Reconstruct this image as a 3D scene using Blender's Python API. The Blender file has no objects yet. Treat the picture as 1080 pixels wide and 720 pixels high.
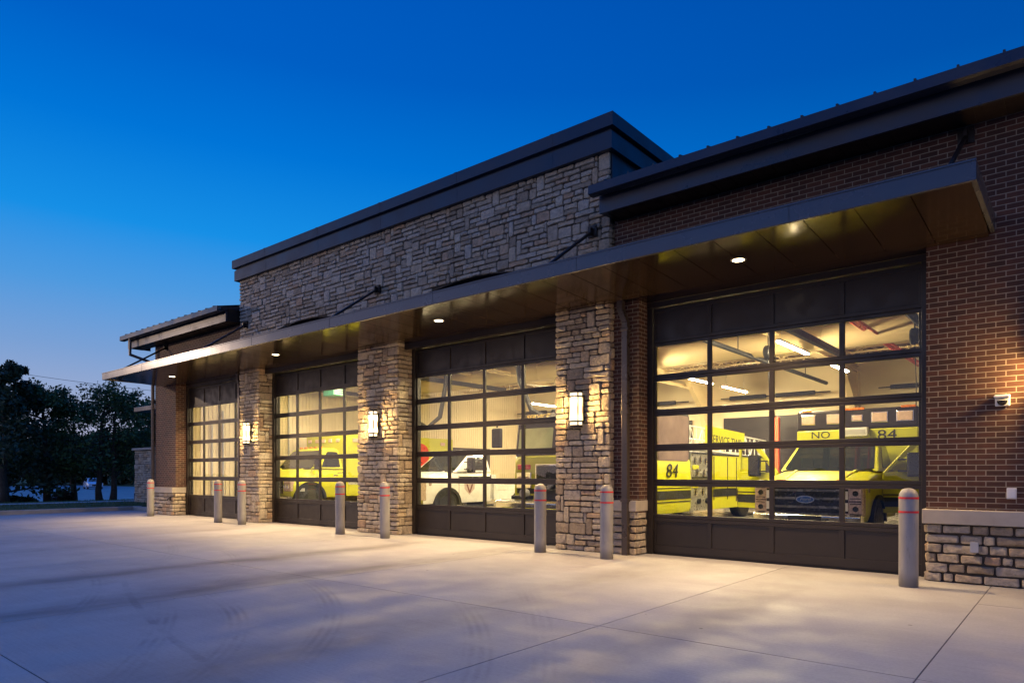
import bpy, math, random
from mathutils import Vector, Matrix
R = math.radians
PI = math.pi
sc = bpy.context.scene
COL = sc.collection

# ------------------------------------------------------------------ node helpers
class NT:
    def __init__(s, tree):
        s.t = tree; s.n = tree.nodes; s.l = tree.links
    def node(s, typ, **kw):
        n = s.n.new(typ)
        for k, v in kw.items(): setattr(n, k, v)
        return n
    def put(s, sock, v):
        if hasattr(v, 'is_output'): s.l.new(v, sock)
        elif v is not None:
            if isinstance(v, (tuple, list)) and len(v) == 3 and sock.type == 'RGBA': v = (*v, 1)
            sock.default_value = v
    def m(s, op, a, b=None, c=None, clamp=False):
        n = s.node('ShaderNodeMath', operation=op); n.use_clamp = clamp
        s.put(n.inputs[0], a)
        if b is not None: s.put(n.inputs[1], b)
        if c is not None: s.put(n.inputs[2], c)
        return n.outputs[0]
    def noise(s, vec, scale, detail=4, rough=.55, dist=0):
        n = s.node('ShaderNodeTexNoise')
        s.put(n.inputs['Vector'], vec); n.inputs['Scale'].default_value = scale
        n.inputs['Detail'].default_value = detail; n.inputs['Roughness'].default_value = rough
        n.inputs['Distortion'].default_value = dist
        return n.outputs[0]
    def mix(s, f, a, b, mode='MIX'):
        n = s.node('ShaderNodeMix', data_type='RGBA', blend_type=mode)
        s.put(n.inputs[0], f); s.put(n.inputs[6], a); s.put(n.inputs[7], b)
        return n.outputs[2]
    def ramp(s, f, stops, interp='LINEAR'):
        n = s.node('ShaderNodeValToRGB'); s.put(n.inputs[0], f)
        e = n.color_ramp.elements; n.color_ramp.interpolation = interp
        while len(e) < len(stops): e.new(.5)
        for i, (p, c) in enumerate(stops):
            e[i].position = p; e[i].color = (*c, 1) if len(c) == 3 else c
        return n.outputs[0]
    def rng(s, v, a, b, c=0, d=1, smooth=True):
        n = s.node('ShaderNodeMapRange')
        n.interpolation_type = 'SMOOTHSTEP' if smooth else 'LINEAR'
        s.put(n.inputs[0], v)
        for i, q in enumerate((a, b, c, d)): s.put(n.inputs[i + 1], q)
        return n.outputs[0]
    def scale(s, vec, xyz):
        n = s.node('ShaderNodeMapping'); s.put(n.inputs[0], vec)
        n.inputs['Scale'].default_value = xyz
        return n.outputs[0]
    def bump(s, h, strength=.3, dist=.02):
        n = s.node('ShaderNodeBump'); s.put(n.inputs['Height'], h)
        n.inputs['Strength'].default_value = strength; n.inputs['Distance'].default_value = dist
        return n.outputs[0]

def newmat(name):
    m = bpy.data.materials.new(name); m.use_nodes = True
    t = NT(m.node_tree); t.n.clear()
    out = t.node('ShaderNodeOutputMaterial')
    b = t.node('ShaderNodeBsdfPrincipled'); t.l.new(b.outputs[0], out.inputs[0])
    t.out = out; t.b = b
    t.obj = t.node('ShaderNodeTexCoord').outputs['Object']
    g = t.node('ShaderNodeNewGeometry'); t.pos = g.outputs['Position']; t.nor = g.outputs['Normal']
    return m, t

def simple(name, col, rough=.5, metal=0, var=.12, nscale=3.0, bump=0, bscale=60, spec=None, coat=0, rvar=.1):
    m, t = newmat(name)
    n = t.noise(t.pos, nscale, 5)
    lo = tuple(c * (1 - var) for c in col); hi = tuple(min(1, c * (1 + var)) for c in col)
    t.put(t.b.inputs['Base Color'], t.ramp(n, [(.3, lo), (.7, hi)]))
    t.put(t.b.inputs['Roughness'], t.rng(t.noise(t.pos, nscale * 2.3, 4), .3, .7, max(.02, rough - rvar), min(1, rough + rvar)))
    t.b.inputs['Metallic'].default_value = metal
    if spec is not None: t.b.inputs['Specular IOR Level'].default_value = spec
    if coat:
        t.b.inputs['Coat Weight'].default_value = coat; t.b.inputs['Coat Roughness'].default_value = .06
    if bump:
        t.put(t.b.inputs['Normal'], t.bump(t.noise(t.pos, bscale, 5), bump, .01))
    return m

def emit(name, col, strength):
    m, t = newmat(name); t.n.remove(t.b)
    e = t.node('ShaderNodeEmission'); e.inputs[0].default_value = (*col, 1); e.inputs[1].default_value = strength
    t.l.new(e.outputs[0], t.out.inputs[0]); return m

def glass(name, tint, refl=1.0, rough=0.0):
    m, t = newmat(name); t.n.remove(t.b)
    tr = t.node('ShaderNodeBsdfTransparent'); tr.inputs[0].default_value = (*tint, 1)
    gl = t.node('ShaderNodeBsdfGlossy'); gl.inputs['Roughness'].default_value = rough
    t.put(gl.inputs['Normal'], t.bump(t.noise(t.pos, 1.6, 2), .25, .02))
    fr = t.node('ShaderNodeFresnel'); bf_ = t.node('ShaderNodeNewGeometry').outputs['Backfacing']
    t.l.new(t.m('SUBTRACT', 1.5, t.m('MULTIPLY', bf_, 1.5 - 1 / 1.5)), fr.inputs[0])
    f = t.m('MULTIPLY', fr.outputs[0], refl, clamp=True)
    mx = t.node('ShaderNodeMixShader'); t.l.new(f, mx.inputs[0])
    t.l.new(tr.outputs[0], mx.inputs[1]); t.l.new(gl.outputs[0], mx.inputs[2])
    t.l.new(mx.outputs[0], t.out.inputs[0]); return m

# ------------------------------------------------------------------ materials
M = {}
M['bronze'] = simple('dark_bronze_metal', (.022, .015, .012), .38, .2, .12, 1.5, spec=.45)
M['frame'] = simple('door_frame_metal', (.022, .016, .013), .42, .1, .12, 2)
M['fascia'] = simple('fascia_metal', (.085, .088, .105), .28, .55, .06, .7, rvar=.05)
M['soffit'] = simple('soffit_metal', (.046, .029, .018), .15, .6, .10, .6, rvar=.03)
M['cornice'] = simple('cornice_metal', (.030, .042, .064), .42, .3, .08, .8)
M['trim'] = simple('eave_trim_metal', (.060, .060, .072), .36, .45, .08, .8)
M['roof'] = simple('roof_metal', (.05, .05, .055), .4, .4, .1, 1)
M['black'] = simple('black_rubber', (.012, .012, .013), .6, 0, .2, 8)
M['blackgloss'] = simple('black_gloss', (.012, .012, .013), .2, 0, .2, 8)
M['chrome'] = simple('chrome', (.75, .74, .72), .15, 1, .05, 6, rvar=.05)
M['steel'] = simple('brushed_steel', (.55, .54, .52), .35, .8, .1, 6)
M['yellow'] = simple('lime_yellow_paint', (.52, .52, .010), .42, 0, .03, 2, coat=.12)
M['white'] = simple('white_paint', (.78, .77, .74), .3, 0, .03, 2, coat=.5)
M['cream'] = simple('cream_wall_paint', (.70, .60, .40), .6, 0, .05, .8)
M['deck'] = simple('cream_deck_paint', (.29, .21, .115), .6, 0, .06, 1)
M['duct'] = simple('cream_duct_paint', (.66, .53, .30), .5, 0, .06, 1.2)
M['ifloor'] = simple('bay_floor_concrete', (.17, .16, .15), .25, 0, .2, .7)
M['red'] = simple('red_paint', (.55, .03, .02), .35, 0, .08, 4)
M['redorange'] = simple('red_orange_paint', (.75, .14, .06), .4, 0, .08, 4)
M['redband'] = simple('red_band', (.62, .02, .03), .4, 0, .05, 8)
def bollard_material():
    m, t = newmat('bollard_sleeve')
    z = t.node('ShaderNodeSeparateXYZ'); t.l.new(t.pos, z.inputs[0])
    n = t.noise(t.scale(t.pos, (9, 9, 2.2)), 1.0, 6, .65)
    c = t.ramp(n, [(.3, (.25, .24, .23)), (.7, (.34, .325, .31))])
    sc_ = t.rng(t.noise(t.scale(t.pos, (60, 60, 6)), 1.0, 4, .6), .60, .72)
    c = t.mix(t.m('MULTIPLY', sc_, .45), c, (.16, .145, .13))
    dirt = t.m('MULTIPLY', t.rng(t.m('ADD', z.outputs[2], t.m('MULTIPLY', n, -.22)), .10, -.10), .75)
    c = t.mix(dirt, c, (.11, .095, .08))
    t.put(t.b.inputs['Base Color'], c); t.put(t.b.inputs['Roughness'], t.rng(n, .3, .7, .38, .6)); return m
M['bollard'] = bollard_material()
M['darkglass'] = simple('dark_vehicle_glass', (.012, .016, .012), .05, 0, .1, 3, spec=.8, rvar=.02)
M['cabglass'] = simple('cab_glass_painted_reflection', (.22, .16, .15), .06, 0, .25, 1.5, spec=.8, rvar=.02)  # pinkish base colour paints the twilight reflected in the engine's side windows
M['engineglass'] = simple('cab_glass_painted_lit_wall', (.34, .36, .19), .06, 0, .35, 1.2, spec=.8, rvar=.02)  # base colour paints in the lit bay wall seen through the engine windshield
M['lens'] = simple('headlamp_lens', (.55, .42, .37), .15, .3, .35, 30, rvar=.05)
M['warnlens'] = simple('pale_warning_lens', (.66, .46, .36), .2, 0, .1, 10)
M['darkbar'] = simple('dark_grey_trim', (.16, .16, .16), .25, .6, .08, 3)
M['gearcloth'] = simple('tan_turnout_cloth', (.36, .26, .10), .85, 0, .2, 9)
M['maroon'] = simple('maroon_mark', (.16, .045, .04), .5, 0, .1, 9)
M['shield'] = simple('pale_shield', (.50, .40, .36), .5, 0, .1, 9)
M['amber'] = simple('amber_lens', (.75, .20, .01), .25, 0, .2, 10)
M['badge'] = simple('blue_badge', (.02, .06, .22), .2, 0, .05, 5)
M['sill'] = simple('limestone_sill', (.42, .37, .30), .75, 0, .12, 4, bump=.25, bscale=90)
M['mortar'] = simple('stone_mortar', (.075, .060, .048), .95, 0, .2, 15, bump=.4, bscale=120)
M['jointbed'] = simple('joint_sealant', (.13, .12, .115), .9, 0, .2, 5)
M['kerb'] = simple('kerb_concrete', (.36, .34, .31), .85, 0, .15, 3, bump=.2, bscale=80)
M['offwhite'] = simple('off_white_plastic', (.70, .69, .67), .4, 0, .05, 5)
M['greyplastic'] = simple('grey_box_plastic', (.42, .42, .43), .45, 0, .06, 8)
M['pipe'] = simple('downspout_metal', (.075, .058, .05), .35, .35, .12, 2)
M['bark'] = simple('bark', (.055, .045, .035), .95, 0, .3, 6, bump=.6, bscale=25)
M['asphalt'] = simple('lot_asphalt', (.22, .23, .25), .55, 0, .12, .4)
M['path'] = simple('path_concrete', (.33, .32, .30), .85, 0, .12, 2)
M['bluecar'] = simple('pale_blue_car_paint', (.62, .74, .86), .25, .2, .05, 2, coat=.6)
M['wire'] = simple('wire_black', (.02, .02, .022), .6, 0, .1, 3)
M['gold'] = simple('gold_letters', (.70, .50, .12), .35, .3, .1, 5)
M['banner'] = simple('dark_banner_cloth', (.035, .03, .028), .9, 0, .2, 6)
M['greenpaint'] = simple('green_tank_paint', (.05, .28, .20), .4, 0, .1, 3)
M['glass'] = glass('pane_glass', (.95, .955, .94), 1.3)
M['sconce'] = None
M['led'] = emit('led_glow', (1, .80, .45), 600)
M['dl'] = emit('downlight_glow', (1, .78, .45), 14)

def sconce_material():
    m, t = newmat('sconce_opal_shade'); t.n.remove(t.b)
    e = t.node('ShaderNodeEmission'); e.inputs[0].default_value = (1, .80, .50, 1); e.inputs[1].default_value = 3.2
    tr = t.node('ShaderNodeBsdfTransparent'); tr.inputs[0].default_value = (1, .97, .9, 1)
    mx = t.node('ShaderNodeMixShader'); mx.inputs[0].default_value = .45
    t.l.new(tr.outputs[0], mx.inputs[1]); t.l.new(e.outputs[0], mx.inputs[2]); t.l.new(mx.outputs[0], t.out.inputs[0]); return m
M['sconce'] = sconce_material()

def brick_material():
    m, t = newmat('dark_brown_brick')
    uv = t.node('ShaderNodeUVMap'); uv.uv_map = 'UVMap'
    v = uv.outputs[0]
    b = t.node('ShaderNodeTexBrick'); t.l.new(v, b.inputs['Vector'])
    b.offset = .5; b.squash = 1
    b.inputs['Scale'].default_value = 1; b.inputs['Brick Width'].default_value = .2032
    b.inputs['Row Height'].default_value = .0677; b.inputs['Mortar Size'].default_value = .0055
    b.inputs['Mortar Smooth'].default_value = .15; b.inputs['Bias'].default_value = -.1
    b.inputs['Color1'].default_value = (.055, .021, .013, 1); b.inputs['Color2'].default_value = (.105, .038, .021, 1)
    b.inputs['Mortar'].default_value = (.30, .25, .19, 1)
    n = t.noise(t.pos, 9, 6, .65)
    c = t.mix(.55, b.outputs[0], t.ramp(n, [(.25, (.55, .5, .48)), (.75, (1.25, 1.2, 1.15))]), 'MULTIPLY')
    n2 = t.noise(t.pos, 1.1, 4)
    c = t.mix(.35, c, t.ramp(n2, [(.3, (.7, .7, .7)), (.7, (1.2, 1.2, 1.2))]), 'MULTIPLY')
    t.put(t.b.inputs['Base Color'], c)
    t.b.inputs['Roughness'].default_value = .82
    h = t.m('ADD', t.m('MULTIPLY', t.m('SUBTRACT', 1.0, b.outputs[1]), 1.0), t.m('MULTIPLY', t.noise(t.pos, 70, 5), .35))
    t.put(t.b.inputs['Normal'], t.bump(h, .7, .008))
    return m
M['brick'] = brick_material()

def stone_material(name):
    m, t = newmat(name)
    a = t.node('ShaderNodeAttribute'); a.attribute_name = 'tint'
    tint = a.outputs['Fac']
    base = t.ramp(tint, [(0, (.40, .31, .21)), (.2, (.52, .42, .295)), (.42, (.63, .53, .39)), (.6, (.54, .46, .36)), (.75, (.66, .56, .41)),
                         (.9, (.62, .47, .30)), (1, (.58, .39, .24))])
    n = t.noise(t.pos, 14, 8, .68, .4)
    c = t.mix(.75, base, t.ramp(n, [(.28, (.50, .48, .46)), (.50, (1, 1, 1)), (.75, (1.5, 1.46, 1.38))]), 'MULTIPLY')
    t.put(t.b.inputs['Base Color'], c)
    t.b.inputs['Roughness'].default_value = .88
    h = t.m('ADD', t.noise(t.pos, 22, 8, .7), t.m('MULTIPLY', t.noise(t.pos, 95, 5, .7), .4))
    t.put(t.b.inputs['Normal'], t.bump(h, 1.0, .05))
    return m
M['stone'] = stone_material('split_face_stone')

def concrete_material():
    m, t = newmat('apron_concrete')
    sx = t.node('ShaderNodeSeparateXYZ'); t.l.new(t.pos, sx.inputs[0]); X, Y = sx.outputs[0], sx.outputs[1]
    a = t.node('ShaderNodeAttribute'); a.attribute_name = 'tint'
    c = t.ramp(t.noise(t.pos, .55, 6, .6, .5), [(.3, (.36, .345, .34)), (.5, (.405, .39, .38)), (.7, (.445, .43, .418))])
    c = t.mix(.8, c, t.ramp(a.outputs['Fac'], [(0, (.90, .90, .90)), (1, (1.06, 1.06, 1.05))]), 'MULTIPLY')
    br = t.noise(t.scale(t.pos, (1.2, 60, 1)), 1.0, 4, .6)              # broomed finish, strokes along the building
    c = t.mix(.30, c, t.ramp(br, [(.3, (.75, .75, .75)), (.7, (1.18, 1.18, 1.18))]), 'MULTIPLY')
    fine = t.noise(t.pos, 38, 6, .7)
    c = t.mix(.5, c, t.ramp(fine, [(.28, (.72, .72, .72)), (.65, (1.1, 1.1, 1.1))]), 'MULTIPLY')
    # tyre-worn lanes running straight out of the bays
    wob = t.m('MULTIPLY', t.m('SUBTRACT', t.noise(t.scale(t.pos, (.0, .35, 0)), 1.0, 3), .5), .7)
    Xw = t.m('ADD', X, wob)
    st = None
    for cx, w, amp in ((-10.2, .36, .95), (-8.1, .40, 1.0), (-16.5, .35, .6), (-14.5, .35, .55), (-4.75, .42, .75), (-2.75, .36, .5), (-21.9, .35, .4), (-19.9, .35, .4)):
        d = t.m('DIVIDE', t.m('SUBTRACT', Xw, cx), w)
        g = t.m('MULTIPLY', t.m('POWER', 2.718, t.m('MULTIPLY', t.m('MULTIPLY', d, d), -1.0)), amp)
        st = g if st is None else t.m('ADD', st, g)
    lane = t.rng(t.noise(t.scale(t.pos, (.8, .28, 1)), 1.0, 5, .6), .36, .62)
    st = t.m('MULTIPLY', st, t.m('ADD', t.m('MULTIPLY', lane, .75), .25))
    st = t.m('MULTIPLY', st, t.rng(Y, 10.6, 8.4))
    c = t.mix(t.m('MULTIPLY', st, .85, clamp=True), c, (.15, .135, .13))
    # big soft water stains
    ws = t.rng(t.noise(t.scale(t.pos, (.35, .6, 1)), 1.0, 4, .55, .6), .52, .72)
    c = t.mix(t.m('MULTIPLY', ws, .12), c, (.20, .19, .185))
    # curved skid marks, each four ribs wide
    sk = None
    pat = t.rng(t.noise(t.pos, 1.3, 6, .65), .40, .64)
    for cx, cy, r, w, y0, y1, side, amp in ((-8.35, -1.26, 5.06, .15, 1.6, 3.7, 1, 1), (-10.95, -5.81, 9.66, .15, 1.2, 3.2, 1, 1.), (-12.12, -4.69, 8.37, .12, 2.4, 3.6, 1, .7),
                                    (-9.7, -1.51, 6.85, .16, 3.0, 4.9, 1, .9), (-9.79, -1.57, 8.27, .16, 2.6, 5.0, 1, .8), (-21.16, -9.45, 22.56, .18, 3.2, 6.0, 1, .6),
                                    (-0.91, 27.84, 25.75, .05, 2.0, 3.3, -1, 1.2), (-14.5, -3.0, 9.5, .14, 3.0, 6.2, 1, .6), (-17.0, -4.0, 10.5, .14, 3.0, 6.4, 1, .5)):
        dx = t.m('SUBTRACT', X, cx); dy = t.m('SUBTRACT', Y, cy)
        d = t.m('SUBTRACT', t.m('SQRT', t.m('ADD', t.m('MULTIPLY', dx, dx), t.m('MULTIPLY', dy, dy))), r)
        k = t.rng(t.m('ABSOLUTE', d), w, w * .45)
        rib = t.m('ADD', t.m('MULTIPLY', t.m('SINE', t.m('MULTIPLY', d, 2 * PI / .075)), .4), .6)
        q = t.m('MULTIPLY', k, rib if w > .06 else 1.0)
        q = t.m('MULTIPLY', q, t.m('MULTIPLY', t.rng(Y, y0 - .5, y0 + .2), t.rng(Y, y1 + .5, y1 - .2)))
        q = t.m('MULTIPLY', q, t.m('GREATER_THAN', t.m('MULTIPLY', dx, side), -20 if side < 0 else 0))
        q = t.m('MULTIPLY', q, amp)
        sk = q if sk is None else t.m('MAXIMUM', sk, q)
    sk = t.m('MULTIPLY', sk, t.m('ADD', t.m('MULTIPLY', pat, .9), .1))
    c = t.mix(t.m('MULTIPLY', sk, .36, clamp=True), c, (.12, .11, .11))
    # specks
    vo = t.node('ShaderNodeTexVoronoi'); t.l.new(t.pos, vo.inputs['Vector']); vo.inputs['Scale'].default_value = 1.3
    sp = t.rng(vo.outputs['Distance'], .030, .018)
    c = t.mix(t.m('MULTIPLY', sp, .7), c, (.05, .045, .04))
    t.put(t.b.inputs['Base Color'], c)
    t.put(t.b.inputs['Roughness'], t.rng(t.noise(t.pos, 2.0, 5), .3, .7, .55, .8))
    t.put(t.b.inputs['Normal'], t.bump(t.m('ADD', t.noise(t.pos, 120, 4, .7), t.m('MULTIPLY', br, .6)), .22, .006))
    return m
M['concrete'] = concrete_material()

def ground_material():
    m, t = newmat('grass_ground')
    c = t.ramp(t.noise(t.pos, .9, 7, .65), [(.3, (.034, .060, .018)), (.55, (.055, .095, .026)), (.75, (.085, .105, .040))])
    c = t.mix(.6, c, t.ramp(t.noise(t.pos, 14, 5, .7), [(.3, (.6, .6, .6)), (.7, (1.3, 1.3, 1.2))]), 'MULTIPLY')
    t.put(t.b.inputs['Base Color'], c); t.b.inputs['Roughness'].default_value = .95
    t.put(t.b.inputs['Normal'], t.bump(t.noise(t.pos, 25, 6, .75), .8, .06))
    return m
M['ground'] = ground_material()

def leaf_material(name, lo, hi):
    m, t = newmat(name)
    a = t.node('ShaderNodeAttribute'); a.attribute_name = 'tint'
    t.put(t.b.inputs['Base Color'], t.ramp(a.outputs['Fac'], [(0, lo), (1, hi)]))
    t.b.inputs['Roughness'].default_value = .65
    t.b.inputs['Subsurface Weight'].default_value = 0
    return m
M['leaf'] = leaf_material('dark_leaves', (.024, .055, .016), (.070, .140, .038))
M['leaf2'] = leaf_material('deep_green_leaves', (.018, .036, .016), (.045, .080, .034))
M['shrubleaf'] = leaf_material('shrub_leaves', (.035, .030, .025), (.085, .065, .055))

# ------------------------------------------------------------------ mesh builder
def wloc(o):
    v = Vector((0, 0, 0))
    while o is not None: v += o.location; o = o.parent
    return v

class MB:
    def __init__(s): s.v = []; s.f = []; s.t = []; s.cur = 0.5; s.mi = []; s.m = 0
    def add(s, vs, fs):
        o = len(s.v); s.v += [tuple(p) for p in vs]; s.t += [s.cur] * len(vs)
        s.f += [tuple(i + o for i in f) for f in fs]; s.mi += [s.m] * len(fs); return s
    def box(s, x0, x1, y0, y1, z0, z1, rot=None, piv=None):
        vs = [Vector((x, y, z)) for x in (x0, x1) for y in (y0, y1) for z in (z0, z1)]
        if rot is not None:
            p = Vector(piv) if piv is not None else Vector(((x0 + x1) / 2, (y0 + y1) / 2, (z0 + z1) / 2))
            vs = [rot @ (v - p) + p for v in vs]
        return s.add(vs, [(0, 1, 3, 2), (4, 6, 7, 5), (0, 4, 5, 1), (2, 3, 7, 6), (0, 2, 6, 4), (1, 5, 7, 3)])
    def hexa(s, p):   # bottom 4 ccw then top 4 ccw
        return s.add(p, [(3, 2, 1, 0), (4, 5, 6, 7), (0, 1, 5, 4), (1, 2, 6, 5), (2, 3, 7, 6), (3, 0, 4, 7)])
    def prism(s, prof, a0, a1, axis='x'):
        n = len(prof)
        def pt(a, p):
            return (a, p[0], p[1]) if axis == 'x' else ((p[0], a, p[1]) if axis == 'y' else (p[0], p[1], a))
        vs = [pt(a0, p) for p in prof] + [pt(a1, p) for p in prof]
        fs = [tuple(range(n - 1, -1, -1)), tuple(range(n, 2 * n))] + [(i, (i + 1) % n, n + (i + 1) % n, n + i) for i in range(n)]
        return s.add(vs, fs)
    def tube(s, pts, r, n=10, caps=True):
        pts = [Vector(p) for p in pts]; rs = r if isinstance(r, (list, tuple)) else [r] * len(pts)
        vs = []; fs = []; up = None
        for i, p in enumerate(pts):
            d = (pts[min(i + 1, len(pts) - 1)] - pts[max(i - 1, 0)]).normalized()
            if up is None: up = d.orthogonal().normalized()
            up = (up - d * up.dot(d)).normalized(); w = d.cross(up)
            for k in range(n):
                a = 2 * PI * k / n; vs.append(p + (up * math.cos(a) + w * math.sin(a)) * rs[i])
        for i in range(len(pts) - 1):
            for k in range(n):
                fs.append((i * n + k, i * n + (k + 1) % n, (i + 1) * n + (k + 1) % n, (i + 1) * n + k))
        if caps: fs += [tuple(range(n - 1, -1, -1)), tuple(range((len(pts) - 1) * n, len(pts) * n))]
        return s.add(vs, fs)
    def lathe(s, prof, cx, cy, n=24, axis='z', cz=0):
        vs = []; fs = []
        for r, h in prof:
            for k in range(n):
                a = 2 * PI * k / n
                if axis == 'z': vs.append((cx + r * math.cos(a), cy + r * math.sin(a), cz + h))
                elif axis == 'x': vs.append((cx + h, cy + r * math.cos(a), cz + r * math.sin(a)))
                else: vs.append((cx + r * math.cos(a), cy + h, cz + r * math.sin(a)))
        m = len(prof)
        for i in range(m - 1):
            for k in range(n): fs.append((i * n + k, i * n + (k + 1) % n, (i + 1) * n + (k + 1) % n, (i + 1) * n + k))
        fs += [tuple(range(n - 1, -1, -1)), tuple(range((m - 1) * n, m * n))]
        return s.add(vs, fs)
    def build(s, name, mats, parent=None, bevel=0, smooth=False, local=False, seg=2):
        me = bpy.data.meshes.new(name)
        off = Vector((0, 0, 0)) if (local or parent is None) else wloc(parent)
        me.from_pydata([(p[0] - off.x, p[1] - off.y, p[2] - off.z) for p in s.v], [], s.f)
        me.update()
        for m in (mats if isinstance(mats, (list, tuple)) else [mats]): me.materials.append(m)
        if len(me.materials) > 1: me.polygons.foreach_set('material_index', s.mi)
        at = me.attributes.new('tint', 'FLOAT', 'POINT'); at.data.foreach_set('value', s.t)
        uv = me.uv_layers.new(name='UVMap')
        for p in me.polygons:
            n = p.normal; ax = max(range(3), key=lambda i: abs(n[i]))
            for li in p.loop_indices:
                q = s.v[me.loops[li].vertex_index]
                uv.data[li].uv = (q[1], q[2]) if ax == 0 else ((q[0], q[2]) if ax == 1 else (q[0], q[1]))
        import bmesh
        bm = bmesh.new(); bm.from_mesh(me); bmesh.ops.recalc_face_normals(bm, faces=bm.faces); bm.to_mesh(me); bm.free()
        if smooth:
            me.polygons.foreach_set('use_smooth', [True] * len(me.polygons))
        o = bpy.data.objects.new(name, me); COL.objects.link(o)
        if parent is not None: o.parent = parent
        if smooth and smooth != 'all':
            me.set_sharp_from_angle(angle=R(smooth if smooth is not True else 35))
        if bevel:
            b = o.modifiers.new('bevel', 'BEVEL'); b.width = bevel; b.segments = seg; b.limit_method = 'ANGLE'; b.angle_limit = R(40)
            b.harden_normals = False
        return o

def tag(o, label=None, cat=None, group=None, kind=None):
    if label: o['label'] = label
    if cat: o['category'] = cat
    if group: o['group'] = group
    if kind: o['kind'] = kind
    return o
def thing(name, loc, label, cat, group=None):
    o = bpy.data.objects.new(name, None); COL.objects.link(o); o.location = loc
    o.empty_display_size = .2
    return tag(o, label, cat, group)
def copy_tree(o, parent=None):
    c = o.copy(); COL.objects.link(c)
    if parent is not None: c.parent = parent
    for ch in list(o.children): copy_tree(ch, c)
    return c
def text(name, body, size, loc, rot, m, parent, extrude=.004, align='CENTER', shear=0, sx=1):
    cu = bpy.data.curves.new(name, 'FONT'); cu.body = body; cu.size = size; cu.extrude = extrude
    cu.align_x = align; cu.align_y = 'CENTER'; cu.shear = shear; cu.resolution_u = 3
    cu.materials.append(m)
    tmp = bpy.data.objects.new(name, cu); COL.objects.link(tmp)
    me = bpy.data.meshes.new_from_object(tmp.evaluated_get(bpy.context.evaluated_depsgraph_get()))
    bpy.data.objects.remove(tmp); bpy.data.curves.remove(cu); me.name = name
    o = bpy.data.objects.new(name, me); COL.objects.link(o); o.parent = parent
    o.location = loc; o.rotation_euler = rot; o.scale = (sx, 1, 1)
    return o
FRONT = (PI / 2, 0, 0); SIDE = (PI / 2, 0, PI / 2)

# ------------------------------------------------------------------ levels of the building (metres, camera at the origin)
STONE, BRICK, DOOR, BACK = 10.14, 10.28, 10.61, 28.5
WEST, EAST = -24.6, 5.5
CAN0, CAN1, CANY, CANZ, CANT = -23.97, -.82, 8.33, 4.36, 4.57
bays = [(-23.03, -18.80), (-17.72, -13.28), (-11.81, -7.435), (-5.77, -1.555)]
piers = [(-18.77, -17.72), (-13.28, -11.81), (-7.435, -6.264)]

station = thing('fire_station', (-10, 10.3, 0), 'brick and stone fire station with four glazed garage doors under a long flat canopy', 'building')

# ------------------------------------------------------------------ stone masonry
def stones(mb, O, U, V, N, W, H, seed, skip=None, hrow=.100, cu=.062, big=.10, flat=False):
    rnd = random.Random(seed)
    O, U, V, N = Vector(O), Vector(U), Vector(V), Vector(N)
    nu, nv = max(2, round(W / cu)), max(1, round(H / hrow))
    cu, hrow = W / nu, H / nv
    occ = [[False] * nu for _ in range(nv)]
    for j in range(nv):
        i = 0
        while i < nu:
            if occ[j][i]: i += 1; continue
            q = rnd.random()
            if flat: w, h = rnd.randint(2, 6), 1
            elif q < .78: w, h = rnd.randint(3, 7), 1
            elif q < .93: w, h = rnd.randint(3, 6), 2
            elif q < .985: w, h = rnd.randint(1, 2) + 1, rnd.randint(2, 3)
            else: w, h = rnd.randint(3, 4), 3
            if big and rnd.random() < big and h == 1: w += 2
            h = min(h, nv - j)
            ww = 0
            while ww < w and i + ww < nu and not occ[j][i + ww]: ww += 1
            if i + ww < nu and nu - (i + ww) == 1 and not occ[j][nu - 1]: ww += 1
            while h > 1 and any(occ[j + a][i + b] for a in range(h) for b in range(ww) if j + a < nv): h -= 1
            for a in range(h):
                for b in range(ww): occ[j + a][i + b] = True
            u0, u1, v0, v1 = i * cu, (i + ww) * cu, j * hrow, (j + h) * hrow
            i += ww
            if skip and max(skip(u0), skip(u1), skip((u0 + u1) / 2)) > v1 - .035: continue
            jit = lambda a: rnd.uniform(-a, a)
            g = rnd.uniform(.0055, .0100) * (1.45 if flat else 1)
            u0 += g + jit(.003); u1 -= g + jit(.003); v0 += g + jit(.004); v1 -= g + jit(.004)
            cw, chh = u1 - u0, v1 - v0
            if cw < .03 or chh < .03: continue
            c = min(.012 if flat else .02, cw * .2, chh * .22)
            pts = [(u0 + c, v0), ((u0 + u1) / 2, v0), (u1 - c, v0), (u1, v0 + c), (u1, v1 - c), (u1 - c, v1),
                   ((u0 + u1) / 2, v1), (u0 + c, v1), (u0, v1 - c), (u0, v0 + c)]
            pts = [(a + jit(.004), b + jit(.005)) for a, b in pts]
            if skip: pts = [(a, max(b, skip(a) + .008)) for a, b in pts]; v0 = min(b for a, b in pts)
            d = rnd.uniform(.028, .058)
            mu, mv = (u0 + u1) / 2, (v0 + v1) / 2
            vs = []; n = len(pts)
            for inset, dd, jj in ((0, 0, 0), (.002, d * .72, .003), (.014, d, .006)):
                for a, b in pts:
                    L = math.hypot(a - mu, b - mv); k = max(.3, 1 - inset / L)
                    vs.append(O + U * (mu + (a - mu) * k) + V * (mv + (b - mv) * k) + N * (dd + jit(jj)))
            vs.append(O + U * (mu + jit(.02)) + V * (mv + jit(.015)) + N * (d + rnd.uniform(-.004, .012)))
            fs = [(r * n + k, r * n + (k + 1) % n, (r + 1) * n + (k + 1) % n, (r + 1) * n + k) for r in (0, 1) for k in range(n)]
            fs += [(2 * n + k, 2 * n + (k + 1) % n, 3 * n) for k in range(n)]
            mb.cur = rnd.random() ** 1.1
            mb.add(vs, fs)
X_, Y_, Z_ = (1, 0, 0), (0, 1, 0), (0, 0, 1)
D = .045          # bed depth behind stone faces

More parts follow.
